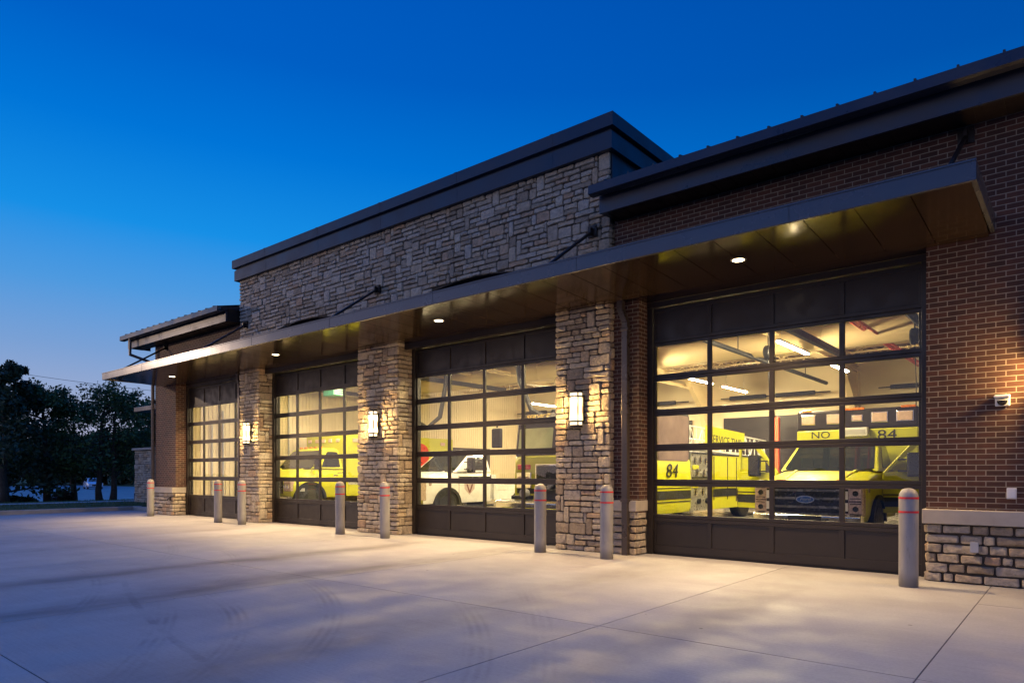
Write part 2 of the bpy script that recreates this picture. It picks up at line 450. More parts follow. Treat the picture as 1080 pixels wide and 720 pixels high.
# stone piers
for k, (x0, x1) in enumerate(piers):
    core = MB(); core.box(x0 + D, x1 - D, STONE + D, DOOR + .10, 0, 4.40)
    p = core.build('stone_pier', M['mortar'], station)
    f = MB()
    stones(f, (x0 + .0, STONE + D, .0), X_, Z_, (0, -1, 0), x1 - x0 - .0, 4.36, 11 + k)
    stones(f, (x1 - D, STONE + .03, 0), Y_, Z_, (1, 0, 0), DOOR - STONE - .04, 4.36, 21 + k)
    stones(f, (x0 + D, DOOR - .02, 0), (0, -1, 0), Z_, (-1, 0, 0), DOOR - STONE - .06, 4.36, 31 + k)
    f.build('stone_facing', M['stone'], p, smooth=28)
# stone upper wall with two segmental arches over bays two and three
SX0, SX1, SZ1 = -18.77, -6.264, 6.96
ARCH_R = 7.1
def arch_z(x):
    for b in (1, 2):
        c = (bays[b][0] + bays[b][1]) / 2; hw = (bays[b][1] - bays[b][0]) / 2
        if abs(x - c) < hw: return 5.38 - (ARCH_R - math.sqrt(ARCH_R ** 2 - (x - c) ** 2))
    return None
core = MB()
for x0, x1 in piers: core.box(max(x0, SX0 + D), min(x1, SX1 - D), STONE + D, BRICK + .3, 4.40, SZ1 + .05)
for b in (1, 2):
    a0, a1 = bays[b]; n = 18
    for k in range(n):
        xa, xb = a0 + (a1 - a0) * k / n, a0 + (a1 - a0) * (k + 1) / n
        za, zb = arch_z(xa + 1e-4), arch_z(xb - 1e-4)
        core.hexa([(xa, STONE + D, za), (xb, STONE + D, zb), (xb, BRICK + .3, zb), (xa, BRICK + .3, za),
                   (xa, STONE + D, SZ1 + .05), (xb, STONE + D, SZ1 + .05), (xb, BRICK + .3, SZ1 + .05), (xa, BRICK + .3, SZ1 + .05)])
uw = core.build('stone_wall', M['mortar'], station)
f = MB()
def skip_arch(u):
    a = arch_z(SX0 + u); return a - 4.37 if a is not None else -9
stones(f, (SX0, STONE + D, 4.37), X_, Z_, (0, -1, 0), SX1 - SX0, SZ1 - 4.37, 5, skip_arch, hrow=.098, cu=.062)
stones(f, (SX1 - D, STONE + .03, 4.37), Y_, Z_, (1, 0, 0), .30, 1.6, 6)
f.build('stone_facing', M['stone'], uw, smooth=28)
inf = MB()
for b in (1, 2): inf.box(bays[b][0] + .01, bays[b][1] - .01, BRICK + .05, BRICK + .12, 4.19, 5.42)
inf.build('arch_infill', M['bronze'], station)
sp = MB(); sp.box(SX1 - .03, SX1 + .012, STONE + .07, 18, 6.3, SZ1 + .02); sp.build('parapet_side_panel', M['cornice'], station)
# cornice: profile swept round the parapet (front, both sides)
def sweep(mb, prof, path):
    n = len(prof); vs = []; fs = []
    for i, p in enumerate(path):
        for o, z in prof:
            vs.append((p[0] + p[2] * o, p[1] + p[3] * o, z))
    for i in range(len(path) - 1):
        for k in range(n): fs.append((i * n + k, i * n + (k + 1) % n, (i + 1) * n + (k + 1) % n, (i + 1) * n + k))
    fs += [tuple(range(n)), tuple(range((len(path) - 1) * n, len(path) * n))]
    mb.add(vs, fs)
c = MB()
prof = [(-.25, 6.95), (.10, 6.95), (.10, 7.235), (.085, 7.24), (.085, 7.26), (.055, 7.265), (.055, 7.30), (.15, 7.31), (.15, 7.54), (-.25, 7.57)]
sweep(c, prof, [(SX0, 18, -1, 0), (SX0, STONE, -1, -1), (SX1, STONE, 1, -1), (SX1, 18, 1, 0)])
cor = c.build('cornice', M['cornice'], station)
k = SX0 + 1.6
while k < SX1:
    q = MB(); q.box(k - .035, k + .035, STONE - .1535, STONE - .14, 7.312, 7.545); q.box(k - .002, k + .002, STONE - .1025, STONE - .09, 6.955, 7.232)
    q.build('coping_joint', M['cornice'], cor); k += 2.44
rt = MB(); rt.box(SX0 + .2, SX1 - .2, STONE + .24, 18, 6.6, 6.9); rt.build('parapet_roof', M['roof'], station)

# brick: east wall, pilaster, west pier, walls above the canopy
b = MB()
b.box(bays[3][1], EAST, BRICK, BRICK + .5, .72, 4.36)
b.box(-6.30, bays[3][0], BRICK, DOOR + .1, .72, 4.36)
b.box(WEST, bays[0][0], BRICK - .06, DOOR + .1, .72, 4.36)
b.box(-6.25, EAST, BRICK, BRICK + .5, 4.36, 6.0)
b.box(WEST, SX0 + .02, BRICK - .06, BRICK + .5, 4.36, 6.0)
b.box(WEST, WEST + .35, DOOR + .1, BACK, .72, 6.0)
b.box(WEST, EAST, BACK + .01, BACK + .3, 0, 6.0)
b.box(EAST - .3, EAST, BRICK + .5, BACK, 0, 6.0)
for gx_ in (WEST + .01, EAST - .31): b.prism([(BRICK + .3, 6.002), (19.5, 8.09), (BACK + .28, 6.002)], gx_, gx_ + .3, 'x')
b.build('brick_wall', M['brick'], station)
# header over the doors (behind the canopy)
hd = MB()
for i, (x0, x1) in enumerate(bays): hd.box(x0, x1, DOOR - .06, DOOR + .08, 4.226, 4.316)
hd.build('door_header', M['frame'], station)
# stone plinths with limestone sills
def plinth(x0, x1, y0, y1, right, left, seed, plane):
    core = MB(); core.box(x0 + .03, x1 - (.03 if right else 0), plane + .0, y1, 0, .74); p = core.build('plinth', M['mortar'], station)
    f = MB(); stones(f, (x0, plane, 0.0), X_, Z_, (0, -1, 0), x1 - x0, .735, seed, None, hrow=.118, cu=.062, big=.2, flat=True)
    if right: stones(f, (x1 - .03, plane, 0), Y_, Z_, (1, 0, 0), y1 - plane - .03, .735, seed + 1, None, hrow=.122, cu=.062, flat=True)
    if left: stones(f, (x0 + .03, y1, 0), (0, -1, 0), Z_, (-1, 0, 0), y1 - plane, .735, seed + 2, None, hrow=.122, cu=.062, flat=True)
    f.build('stone_facing', M['stone'], p, smooth=28)
    s = MB(); s.box(x0 - .03, x1 + (.03 if right else 0), plane - .085, y1, .742, .925)
    s.build('sill', M['sill'], p, bevel=.008)
plinth(bays[3][1], EAST, BRICK, BRICK + .5, False, True, 41, BRICK - .04)
plinth(-6.25, bays[3][0] - .02, BRICK, DOOR - .02, True, False, 51, BRICK - .04)
plinth(WEST, bays[0][0] - .02, BRICK, DOOR - .02, True, True, 61, BRICK - .10)
pw = MB(); pw.box(WEST + .02, WEST + .34, DOOR, BACK, 0, .718); pwo = pw.build('plinth', M['mortar'], station)
f = MB(); stones(f, (WEST + .03, BACK, 0), (0, -1, 0), Z_, (-1, 0, 0), BACK - DOOR, .71, 81, None, hrow=.118, cu=.062, flat=True); f.build('stone_facing', M['stone'], pwo, smooth=28)

# ------------------------------------------------------------------ canopy
can = MB()
can.box(CAN0, CAN1, CANY, CANY + .05, CANZ, CANT)
can.box(CAN0, CAN0 + .05, CANY + .05, BRICK - .07, CANZ, CANT)
can.box(CAN1 - .05, CAN1, CANY + .05, BRICK, CANZ, CANT)
canopy = can.build('canopy', M['fascia'], station, bevel=.006)
s = MB(); x = CAN0 + .05; w = .56; nn = round((CAN1 - CAN0 - .1) / w); w = (CAN1 - CAN0 - .1) / nn
for i in range(nn):
    xa, xb = x + i * w, x + (i + 1) * w
    s.hexa([(xa + .006, CANY + .052, CANZ + .045), (xb - .006, CANY + .052, CANZ + .045), (xb - .006, STONE, CANZ - .035), (xa + .006, STONE, CANZ - .035),
            (xa + .006, CANY + .052, CANZ + .06), (xb - .006, CANY + .052, CANZ + .06), (xb - .006, STONE, CANZ - .02), (xa + .006, STONE, CANZ - .02)])
s.box(CAN0 + .06, CAN1 - .06, CANY + .06, BRICK - .08, CANZ + .075, CANZ + .09)
s.box(CAN0 + .06, CAN1 - .06, STONE + .002, STONE + .11, CANZ - .04, CANZ + .0)
for (x0, x1) in bays: s.box(x0 + .01, x1 - .01, STONE + .112, DOOR - .07, CANZ - .042, CANZ + .03)
s.box(bays[3][1], CAN1 - .06, STONE + .112, BRICK - .002, CANZ - .042, CANZ + .03)
s.build('soffit', M['soffit'], canopy)
t_ = MB(); t_.box(CAN0 + .05, CAN1 - .05, CANY + .05, BRICK - .08, CANT - .06, CANT - .02); t_.build('canopy_roof', M['roof'], canopy)
lip = MB(); lip.box(CAN0, CAN1, CANY - .012, CANY + .03, CANT - .012, CANT + .008); lip.build('drip_edge', M['fascia'], canopy)
k = CAN0 + 3.0
while k < CAN1 - .5:
    q = MB(); q.box(k - .003, k + .003, CANY - .002, CANY + .01, CANZ + .002, CANT - .013); q.build('fascia_joint', M['black'], canopy); k += 3.05
for rx, py in ((-23.7, BRICK - .06), (-18.37, STONE - .02), (-12.49, STONE - .02), (-6.6, STONE - .02), (-1.12, BRICK)):
    r = MB(); r.tube([(rx, py - .03, 5.62), (rx, 8.62, 4.60)], .028, 10)
    r.build('support_rod', M['bronze'], canopy, smooth=True)
    q = MB(); q.box(rx - .09, rx + .09, py - .022, py + .03, 5.53, 5.73); q.box(rx - .02, rx + .02, py - .10, py - .02, 5.55, 5.68)
    for dx in (-.06, .06):
        for dz in (-.07, .07): q.box(rx + dx - .014, rx + dx + .014, py - .036, py - .02, 5.63 + dz - .014, 5.63 + dz + .014)
    q.build('wall_plate', M['bronze'], canopy)
    q = MB(); q.box(rx - .05, rx + .05, 8.50, 8.72, 4.552, 4.575); q.box(rx - .015, rx + .015, 8.56, 8.68, 4.57, 4.66)
    q.build('rod_clevis', M['bronze'], canopy)

# ------------------------------------------------------------------ eaves and roofs, east and west of the stone block
def eave(x0, x1, endcap):
    roof = MB()
    roof.prism([(9.62, 6.10), (19.5, 8.3), (28.9, 6.1), (28.9, 5.95), (19.5, 8.1), (9.62, 6.02)], x0 + .02, x1, 'x')
    k = x0 + .2
    rf = roof.build('roof', M['roof'], station)
    se = MB()
    while k < x1:
        se.hexa([(k - .016, 9.57, 6.125), (k + .016, 9.57, 6.125), (k + .016, 19.4, 8.29), (k - .016, 19.4, 8.29),
                 (k - .012, 9.57, 6.212), (k + .012, 9.57, 6.212), (k + .012, 19.4, 8.40), (k - .012, 19.4, 8.40)])
        k += .445
    se.build('standing_seam', M['roof'], rf)
    g = MB()
    g.prism([(9.495, 6.145), (9.485, 6.0), (9.54, 5.985), (9.64, 5.985), (9.64, 6.12), (9.60, 6.12), (9.60, 6.03), (9.53, 6.03), (9.52, 6.145)], x0 - .06, x1, 'x')
    g.build('gutter', M['trim'], rf)
    fa = MB(); fa.box(x0, x1, 9.74, 9.79, 5.74, 6.03)
    fa.build('fascia', M['trim'], rf)
    so = MB(); so.box(x0 + .005, x1, 9.79, BRICK - .002 if x0 > -10 else BRICK - .062, 5.755, 5.79)
    xx = x0 + .1
    while xx < x1: so.box(xx, xx + .02, 9.80, BRICK - .07, 5.747, 5.754); xx += .3
    so.build('eave_soffit', M['bronze'], rf)
    for xe in endcap:
        ec = MB(); ec.box(xe - .012, xe + .012, 9.795, BRICK + .2, 5.76, 6.11); ec.build('end_cap', M['bronze'], rf)
eave(-6.22, EAST + .3, (-6.21,))
eave(-25.65, -18.80, (-25.62, -18.81))
# left downspout: gutter, jog, run down the brick corner
d = MB(); d.tube([(-25.0, 9.56, 5.99), (-25.0, 9.56, 5.45), (-24.62, 10.05, 5.22), (-24.62, 10.10, 4.60)], .055, 8)
d.tube([(WEST - .07, 10.17, 4.60), (WEST - .07, 10.17, .02)], .06, 8)
d.build('downspout', M['pipe'], station, smooth=True)
def box_pipe(x, y):
    d = MB(); d.box(x - .055, x + .055, y - .05, y + .05, .0, 3.95)
    r = Matrix.Rotation(R(25), 3, 'Y')
    d.hexa([(x - .055, y - .05, 3.95), (x + .055, y - .05, 3.95), (x + .055, y + .05, 3.95), (x - .055, y + .05, 3.95),
            (x - .15, y - .05, 4.18), (x - .04, y - .05, 4.18), (x - .04, y + .05, 4.18), (x - .15, y + .05, 4.18)])
    d.box(x - .15, x - .04, y - .05, y + .05, 4.182, 4.37)
    for z in (.9, 2.4, 3.8): d.box(x - .075, x + .075, y - .056, y + .06, z, z + .05)
    d.build('downspout', M['pipe'], station, bevel=.008)
box_pipe(-5.95, 10.14); box_pipe(-18.93, 10.24)

# ------------------------------------------------------------------ garage doors
def garage_door(x0, x1):
    fm = MB()
    yF, yB = DOOR, DOOR + .05
    jl = .10
    fm.box(x0, x0 + jl, DOOR - .05, DOOR + .07, 0, 4.225); fm.box(x1 - jl, x1, DOOR - .05, DOOR + .07, 0, 4.225)
    gx0, gx1 = x0 + jl + .002, x1 - jl - .002
    pitch = .598; z0 = .03
    nc = 4; cw = (gx1 - gx0) / nc; sw = .036; rw = .058
    zs = [z0 + pitch * i for i in range(8)]
    for i, z in enumerate(zs):
        if i == 0: fm.box(gx0, gx1, yF, yB, z, z + .13)
        elif i == 7: fm.box(gx0, gx1, yF, yB, z - .07, z)
        else:
            fm.box(gx0, gx1, yF, yB, z - rw, z - .003); fm.box(gx0, gx1, yF, yB, z + .003, z + rw)
            fm.box(gx0, gx1, yF + .012, yB, z - .004, z + .004)
    for i in range(7):
        za = zs[i] + (.13 if i == 0 else rw) + .0005; zb = zs[i + 1] - (.07 if i == 6 else rw) - .0005
        for k in range(nc + 1):
            xc = gx0 + cw * k
            fm.box(max(gx0, xc - sw), min(gx1, xc + sw), yF + .001, yB - .001, za, zb)
    # weather seal at the floor
    fm.box(gx0, gx1, yF + .01, yB - .01, .0, z0)
    door = fm.build('garage_door', M['frame'], station, bevel=.004)
    pl = MB(); gl = MB(); bead = MB()
    for k in range(nc):
        xa, xb = gx0 + cw * k + sw, gx0 + cw * (k + 1) - sw
        for i in range(7):
            za = zs[i] + (.13 if i == 0 else rw); zb = zs[i + 1] - (.07 if i == 6 else rw)
            if i in (0, 6): continue
            else:
                gl.add([(xa - .01, yF + .026, za - .01), (xb + .01, yF + .026, za - .01), (xb + .01, yF + .026, zb + .01), (xa - .01, yF + .026, zb + .01)], [(0, 1, 2, 3)])
    for i in (0, 6):
        pl = MB(); pl.box(gx0 + .002, gx1 - .002, yF + .022, yF + .034, zs[i] + (.12 if i == 0 else .05), zs[i + 1] - .05); pl.build('bottom_panel' if i == 0 else 'top_panel', M['frame'], door)
    gl.build('glazing', M['glass'], door)
    tr = MB()
    for xx in (x0 + .06, x1 - .06):
        tr.box(xx - .03, xx + .03, DOOR + .09, DOOR + .15, 0, 4.1)
        tr.tube([(xx, DOOR + .12, 4.1), (xx, DOOR + .2, 4.4), (xx, DOOR + .5, 4.62), (xx, DOOR + 5.0, 4.72)], .035, 6)
    tr.box((x0 + x1) / 2 - 1.27, (x0 + x1) / 2 - 1.15, DOOR + .3, DOOR + 9, 4.46, 4.60)
    tr.build('door_track', M['black'], door)
    return door
for x0, x1 in bays: garage_door(x0, x1)

# ------------------------------------------------------------------ interior shell
iw = MB()
IX0, IX1 = -23.4, EAST - .32
iw.box(IX0 - .05, IX0, DOOR + .12, BACK - .02, 0, 6.0)
xx = DOOR + .15
while xx < BACK - .1: iw.box(IX0, IX0 + .022, xx, xx + .06, 0.02, 5.9); xx += .15
iw.box(IX1, IX1 + .05, DOOR + .12, BACK - .02, 0, 6.0)
iw.box(IX0, IX1, BACK - .06, BACK - .01, 0, 6.0)
# inner face of the front wall and the piers
for x0, x1 in [(-23.4, -23.03), (-18.8, -17.72), (-13.28, -11.81), (-7.435, -5.77), (-1.555, IX1)]:
    iw.box(x0, x1, DOOR + .11, DOOR + .16, 0, 4.4)
iw.box(IX0, IX1, DOOR + .11, DOOR + .16, 4.4, 6.0)
iw.build('interior_wall', M['cream'], station)
rd = MB(); 
ribs = 0; xx = IX0
rd.box(IX0 - .05, IX1 + .05, DOOR + .1, BACK, 5.95, 6.05)
while xx < IX1: rd.box(xx, xx + .13, DOOR + .17, BACK - .07, 5.83, 5.948); xx += .30
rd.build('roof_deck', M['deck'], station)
jo = MB()
for yy in (12.6, 14.4, 16.2, 18.0, 20.8, 22.6, 24.4, 26.2):
    jo.box(IX0, IX1, yy - .06, yy + .06, 5.34, 5.38); jo.box(IX0, IX1, yy - .06, yy + .06, 5.78, 5.82)
    k = IX0 + .2; up_ = True
    while k < IX1 - .5:
        jo.tube([(k, yy, 5.38 if up_ else 5.78), (k + .42, yy, 5.78 if up_ else 5.38)], .022, 5, False); k += .42; up_ = not up_
for xx in (-18.3, -12.55, -6.6, -.6):
    jo.box(xx - .16, xx + .16, DOOR + .2, BACK - .08, 5.22, 5.26); jo.box(xx - .16, xx + .16, DOOR + .2, BACK - .08, 5.45, 5.49); jo.box(xx - .015, xx + .015, DOOR + .2, BACK - .08, 5.26, 5.45)
    jo.box(xx - .14, xx + .14, BACK - .4, BACK - .08, 0, 5.22)
    jo.hexa([(xx - .1, BACK - .9, 4.2), (xx + .1, BACK - .9, 4.2), (xx + .1, BACK - .42, 3.2), (xx - .1, BACK - .42, 3.2),
             (xx - .1, BACK - 2.2, 5.2), (xx + .1, BACK - 2.2, 5.2), (xx + .1, BACK - .42, 5.2), (xx - .1, BACK - .42, 5.2)])
jo.build('roof_beam', M['duct'], station)
dk = MB(); dk.tube([(IX0 + .3, 19.6, 5.05), (IX1 - .3, 19.6, 5.05)], .33, 20)
for i in range(8): dk.tube([(IX0 + 2 + i * 3.2, 19.6, 5.05), (IX0 + 2.05 + i * 3.2, 19.6, 5.05)], .345, 20)
dk.build('air_duct', M['duct'], station, smooth=True)
for xx, yy0, yy1 in ((-4.3, 14, 27), (-12.9, 12, 27), (-16.2, 11.5, 26)):
    pp = MB(); pp.tube([(xx, yy0, 5.1), (xx, yy1, 5.1)], .06, 8); pp.tube([(xx + .3, yy0, 4.95), (xx + .3, yy1, 4.95)], .035, 8)
    pp.build('ceiling_pipe', M['red'] if xx > -6 else M['duct'], station, smooth=True)
hangers = ((-20.3, 13.0, 4.45), (-20.9, 14.9, 4.45))
for k, (x, y, z) in enumerate(hangers):
    u = thing('unit_heater', (x, y, z), ('green hanging unit heater nearer the door in the left bay', 'green hanging unit heater farther back in the left bay')[k], 'heater', 'unit heaters in the left bay')
    q = MB(); q.box(-.32, .32, -.22, .22, -.26, .26); q.build('casing', M['greenpaint'], u, local=True, bevel=.03)
    q = MB()
    for i in range(6): q.box(.321, .34, -.19, .19, -.21 + i * .075, -.18 + i * .075)
    q.build('louvre', M['offwhite'], u, local=True)
    for hx in (-.2, .2):
        q = MB(); q.tube([(hx, 0, .26), (hx, 0, 1.3)], .012, 5); q.build('hanger', M['steel'], u, local=True)
for yy, zz, r_ in ((12.9, 4.95, .05), (13.9, 4.75, .08), (15.3, 4.9, .05), (22.6, 4.9, .06)):
    pp = MB(); pp.tube([(IX0 + .1, yy, zz), (-13.0, yy, zz)], r_, 8)
    for xx in (-22, -19, -16): pp.tube([(xx, yy, zz), (xx, yy, 5.8)], .012, 5)
    pp.build('ceiling_pipe', M['offwhite'], station, smooth=True)
pp = MB()
for i, yy in enumerate((11.6, 12.0, 12.9, 14.6)): pp.tube([(IX0 + .07, yy, .1), (IX0 + .07, yy, 3.2 + i * .4)], .03, 7)
pp.build('wall_conduit', M['greyplastic'], station, smooth=True)
for x, y0 in ((-17.9, 15.5), (-12.4, 15.0)):
    q = MB(); q.tube([(x, y0, 5.1), (x + .1, y0 + .1, 4.0), (x + .35, y0 + .3, 3.2), (x + .8, y0 + .5, 2.95), (x + 1.2, y0 + .7, 3.3), (x + 1.35, y0 + .8, 4.3), (x + 1.35, y0 + .9, 5.2)], .075, 10)
    q.build('exhaust_hose', M['black'], station, smooth=True)
gr_ = thing('gear_rack', (-23.1, 19.0, 0), 'black open rack of hanging yellow turnout coats along the cream wall', 'gear rack')
q = MB()
for k in range(9): q.box(-.2, .45, k * .75 - .015, k * .75 + .015, 0, 1.95)
q.box(-.2, .45, 0, 6.0, 1.95, 1.98); q.box(-.2, .45, 0, 6.0, .30, .33); q.box(-.2, -.19, 0, 6, .3, 1.95); q.build('frame', M['black'], gr_, local=True)
rk = random.Random(5)
for k in range(8):
    c0 = k * .75 + .10; q = MB(); q.hexa([(.05, c0 + .02, .62), (.32, c0 + .02, .62), (.32, c0 + .52, .62), (.05, c0 + .52, .62), (.10, c0 + .10, 1.75), (.24, c0 + .10, 1.75), (.24, c0 + .45, 1.75), (.10, c0 + .45, 1.75)])
    ct = q.build('turnout_coat', M['banner' if k % 3 == 2 else 'gearcloth'], gr_, local=True, bevel=.04)
    q = MB(); q.box(.325, .332, c0 + .04, c0 + .5, .72, .79); q.build('reflective_band', M['yellow'], ct, local=True)
    q = MB(); q.lathe([(.16, 0), (.15, .06), (.10, .13), (.03, .16), (.001, .165)], .15, c0 + .28, 16, 'z', 1.985); q.build('helmet', M['yellow' if k % 2 else 'black'], gr_, local=True, smooth=40)
for xx, yy0, yy1, zz, r_ in ((-7.3, 12, 27, 4.75, .07), (-2.9, 12, 27, 4.9, .09)):
    pp = MB(); pp.tube([(xx, yy0, zz), (xx, yy1, zz)], r_, 8)
    k = yy0 + .5
    while k < yy1: pp.tube([(xx, k, zz), (xx, k, 5.8)], .014, 5); k += 3
    pp.build('cable_conduit', M['black'], station, smooth=True)
tr_ = MB(); tr_.box(IX0 + .2, IX1 - .2, 15.2, 15.24, 4.98, 5.08); tr_.box(IX0 + .2, IX1 - .2, 15.56, 15.6, 4.98, 5.08)
k = IX0 + .3
while k < IX1 - .3: tr_.box(k, k + .04, 15.24, 15.56, 4.99, 5.01); k += .35
tr_.build('cable_tray', M['steel'], station)
for x_ in (-6.4, -3.0):
    q = MB(); q.lathe([(.16, -.09), (.19, -.06), (.19, .06), (.16, .09)], x_, 18.3, 20, 'x', 4.6); q.tube([(x_, 18.3, 4.78), (x_, 18.3, 5.36)], .02, 6); q.tube([(x_, 18.3, 4.42), (x_ + .03, 18.3, 3.5), (x_ + .02, 18.32, 2.6)], .012, 5)
    q.build('cord_reel', M['black'], station, smooth=35)
rdr = []
for x0, x1 in bays:
    q = MB(); q.box(x0, x1, BACK - .16, BACK - .08, 0, 3.75)
    for i in range(7): q.box(x0, x1, BACK - .19, BACK - .165, .04 + i * .535 - .03, .04 + i * .535 + .03)
    rr = q.build('rear_garage_door', M['frame'], station)
    q = MB(); q.tube([(x0 + .4, BACK - .45, 4.55), (x0 + 1.9, BACK - .45, 4.55)], .09, 10); q.tube([(x0 + 2.3, BACK - .45, 4.55), (x0 + 3.8, BACK - .45, 4.55)], .09, 10)
    q.tube([(x0, BACK - .45, 4.55), (x1, BACK - .45, 4.55)], .025, 8)
    q.build('torsion_spring', M['black'], rr, smooth=True)
bf = MB(); bf.box(IX0, IX1, DOOR + .06, BACK - .02, -.15, .004)
tag(bf.build('bay_floor', M['ifloor']), kind='structure')

post = MB(); post.box(-9.35, -9.12, 27.2, 27.42, 0, 3.6); post.box(-9.42, -9.05, 27.13, 27.49, .004, .03)
tag(post.build('guard_post', M['redorange'], bevel=.01), 'tall red orange guard post at the back of the vehicle bay', 'post')
bn = thing('wall_banner', (-23.36, 24.6, 2.1), 'dark banner with gold letters FD on the cream wall behind the white pickup', 'banner')
q = MB(); q.box(-.0, .02, -1.6, 1.6, -.55, .55); q.build('cloth', M['banner'], bn, local=True)
text('lettering', 'FD', .75, (.026, .2, .02), SIDE, M['gold'], bn, .003, shear=.2)

# linear lights hanging in the bay
proto = None
spots = [(-5.68, 12.6), (-5.68, 16.9), (-5.68, 21.0), (-10.2, 12.6), (-10.2, 16.9), (-10.2, 21.1), (-10.2, 24.4), (-14.8, 12.6), (-14.8, 24.4), (-19.4, 12.6), (-19.4, 24.6)]
for x, y in spots:
    rank = {-5.68: 'right row over the ambulance', -10.2: 'row over the ladder engine', -14.8: 'row over the white pickup', -19.4: 'left row over the box truck'}[x]
    which = {12.6: 'nearest the glazed doors', 16.9: 'second from the glazed doors', 21.0: 'third from the glazed doors', 21.1: 'third from the glazed doors', 21.2: 'third from the glazed doors', 24.4: 'nearest the back wall', 24.6: 'nearest the back wall'}[y]
    lab = 'linear ceiling light %s, %s' % (which, rank)
    if proto is None:
        proto = thing('linear_light', (x, y, 4.6), lab, 'ceiling light', 'linear lights hanging in the vehicle bay')
        q = MB(); q.box(-.05, .05, 0, 2.35, .012, .07); q.build('housing', M['offwhite'], proto, local=True)
        q = MB(); q.box(-.042, .042, .03, 2.32, -.012, .011); q.build('diffuser', M['led'], proto, local=True)
        for yy in (.3, 2.05):
            q = MB(); q.tube([(0, yy, .07), (0, yy, 1.3)], .006, 5); q.build('hanger', M['steel'], proto, local=True)
    else:
        o = copy_tree(proto); o.location = (x, y, 4.6); o['label'] = lab

# ------------------------------------------------------------------ wall lamps, downlights, little boxes
def half_cyl(mb, r, y0, z0, z1, n=14, sq=.85):
    vs = []
    for z in (z0, z1):
        for k in range(n + 1):
            a = PI * k / n; vs.append((-r * math.cos(a), y0 - r * sq * math.sin(a), z))
    m = n + 1
    fs = [(k, k + 1, m + k + 1, m + k) for k in range(n)] + [tuple(range(m)), tuple(range(2 * m - 1, m - 1, -1)), (0, m, 2 * m - 1, m - 1)]
    mb.add(vs, fs)
labs = ['lit half round wall lamp on the stone pier left of the yellow box truck', 'lit half round wall lamp on the wide middle stone pier', 'lit half round wall lamp on the stone pier beside the square downspout', 'lit half round wall lamp on the brick wall right of the camera housing']
sl = None
for i, (x, y) in enumerate(((-18.25, STONE - .005), (-12.60, STONE - .005), (-6.93, STONE - .005), (-.30, BRICK))):
    if sl is None:
        sl = thing('wall_lamp', (x, y, 2.53), labs[i], 'wall lamp', 'half round wall lamps on the facade')
        q = MB(); half_cyl(q, .125, -.045, -.285, .285); q.build('shade', M['sconce'], sl, local=True, smooth=40)
        q = MB(); q.box(-.15, .15, -.044, .0, -.25, .25)
        q.build('back_plate', M['bronze'], sl, local=True, bevel=.005)
        q = MB()
        for z0, z1 in ((-.33, -.286), (-.232, -.206), (.206, .232), (.286, .325)): half_cyl(q, .138, -.046, z0, z1)
        for k in (3.5, 10.5):
            a = PI * k / 14; cx, cy = -.13 * math.cos(a), -.046 - .13 * .85 * math.sin(a); q.box(cx - .009, cx + .009, cy - .007, cy + .007, -.29, .29)
        q.build('frame', M['bronze'], sl, local=True)
    else:
        o = copy_tree(sl); o.location = (x, y, 2.53); o['label'] = labs[i]
    L = bpy.data.lights.new('wall_lamp_bulb', 'POINT'); L.energy = 160; L.color = (1, .64, .25); L.shadow_soft_size = .08
    for dz in (-.15, .15):
        lo = bpy.data.objects.new('wall_lamp_bulb', L); COL.objects.link(lo); lo.location = (x, y - .12, 2.53 + dz)
dlab = ['recessed canopy downlight over the leftmost garage door', 'recessed canopy downlight over the door showing the box truck', 'recessed canopy downlight over the door showing the white pickup', 'recessed canopy downlight over the door showing the ambulance']
dp = None
for i, (x, y) in enumerate(((-21.43, 9.40), (-15.5, 9.33), (-9.62, 9.30), (-3.68, 9.34))):
    if dp is None:
        dp = thing('canopy_downlight', (x, y, CANZ + .004), dlab[i], 'downlight', 'round downlights in the canopy soffit')
        q = MB(); q.lathe([(.078, 0), (.105, 0), (.108, -.006), (.10, -.010), (.08, -.008)], 0, 0, 24); q.build('trim_ring', M['steel'], dp, local=True)
        q = MB(); q.lathe([(.001, -.0125), (.080, -.0105), (.080, -.002), (.001, -.002)], 0, 0, 20); q.build('lens', M['dl'], dp, local=True)
    else:
        o = copy_tree(dp); o.location = (x, y, CANZ + .004); o['label'] = dlab[i]
    L = bpy.data.lights.new('downlight_lamp', 'SPOT'); L.energy = 1250; L.color = (1, .67, .34); L.spot_size = R(116); L.spot_blend = 1.0; L.shadow_soft_size = .07
    lo = bpy.data.objects.new('downlight_lamp', L); COL.objects.link(lo); lo.location = (x, y, CANZ - .03)

cm = thing('security_camera', (-.744, BRICK, 2.27), 'white security camera housing on the brick wall right of the doors', 'camera')
q = MB(); q.box(-.075, .075, -.05, 0, -.065, .075); q.prism([(-.14, .03), (-.14, .062), (-.05, .076), (-.05, .03)], -.08, .08, 'x'); q.build('housing', M['offwhite'], cm, local=True, bevel=.012)
q = MB(); q.lathe([(.055, 0), (.053, -.02), (.042, -.042), (.02, -.055), (.002, -.058)], 0, -.06, 18, cz=-.0); q.build('dome', M['blackgloss'], cm, local=True, smooth=True)
ob = thing('outlet_cover', (-.655, BRICK, 1.14), 'small pale weatherproof outlet cover on the brick above the sill', 'outlet')
q = MB(); q.box(-.045, .045, -.05, 0, -.06, .06); q.box(-.05, .05, -.02, 0, -.068, .068); q.build('cover', M['offwhite'], ob, local=True, bevel=.008)
jb = thing('junction_box', (-1.02, BRICK - .085, .47), 'grey junction box on the stone plinth below the sill', 'junction box')
q = MB(); q.box(-.038, .038, -.05, .03, -.06, .06); q.box(-.045, .045, -.062, -.05, -.066, .066); q.build('box', M['greyplastic'], jb, local=True, bevel=.006)
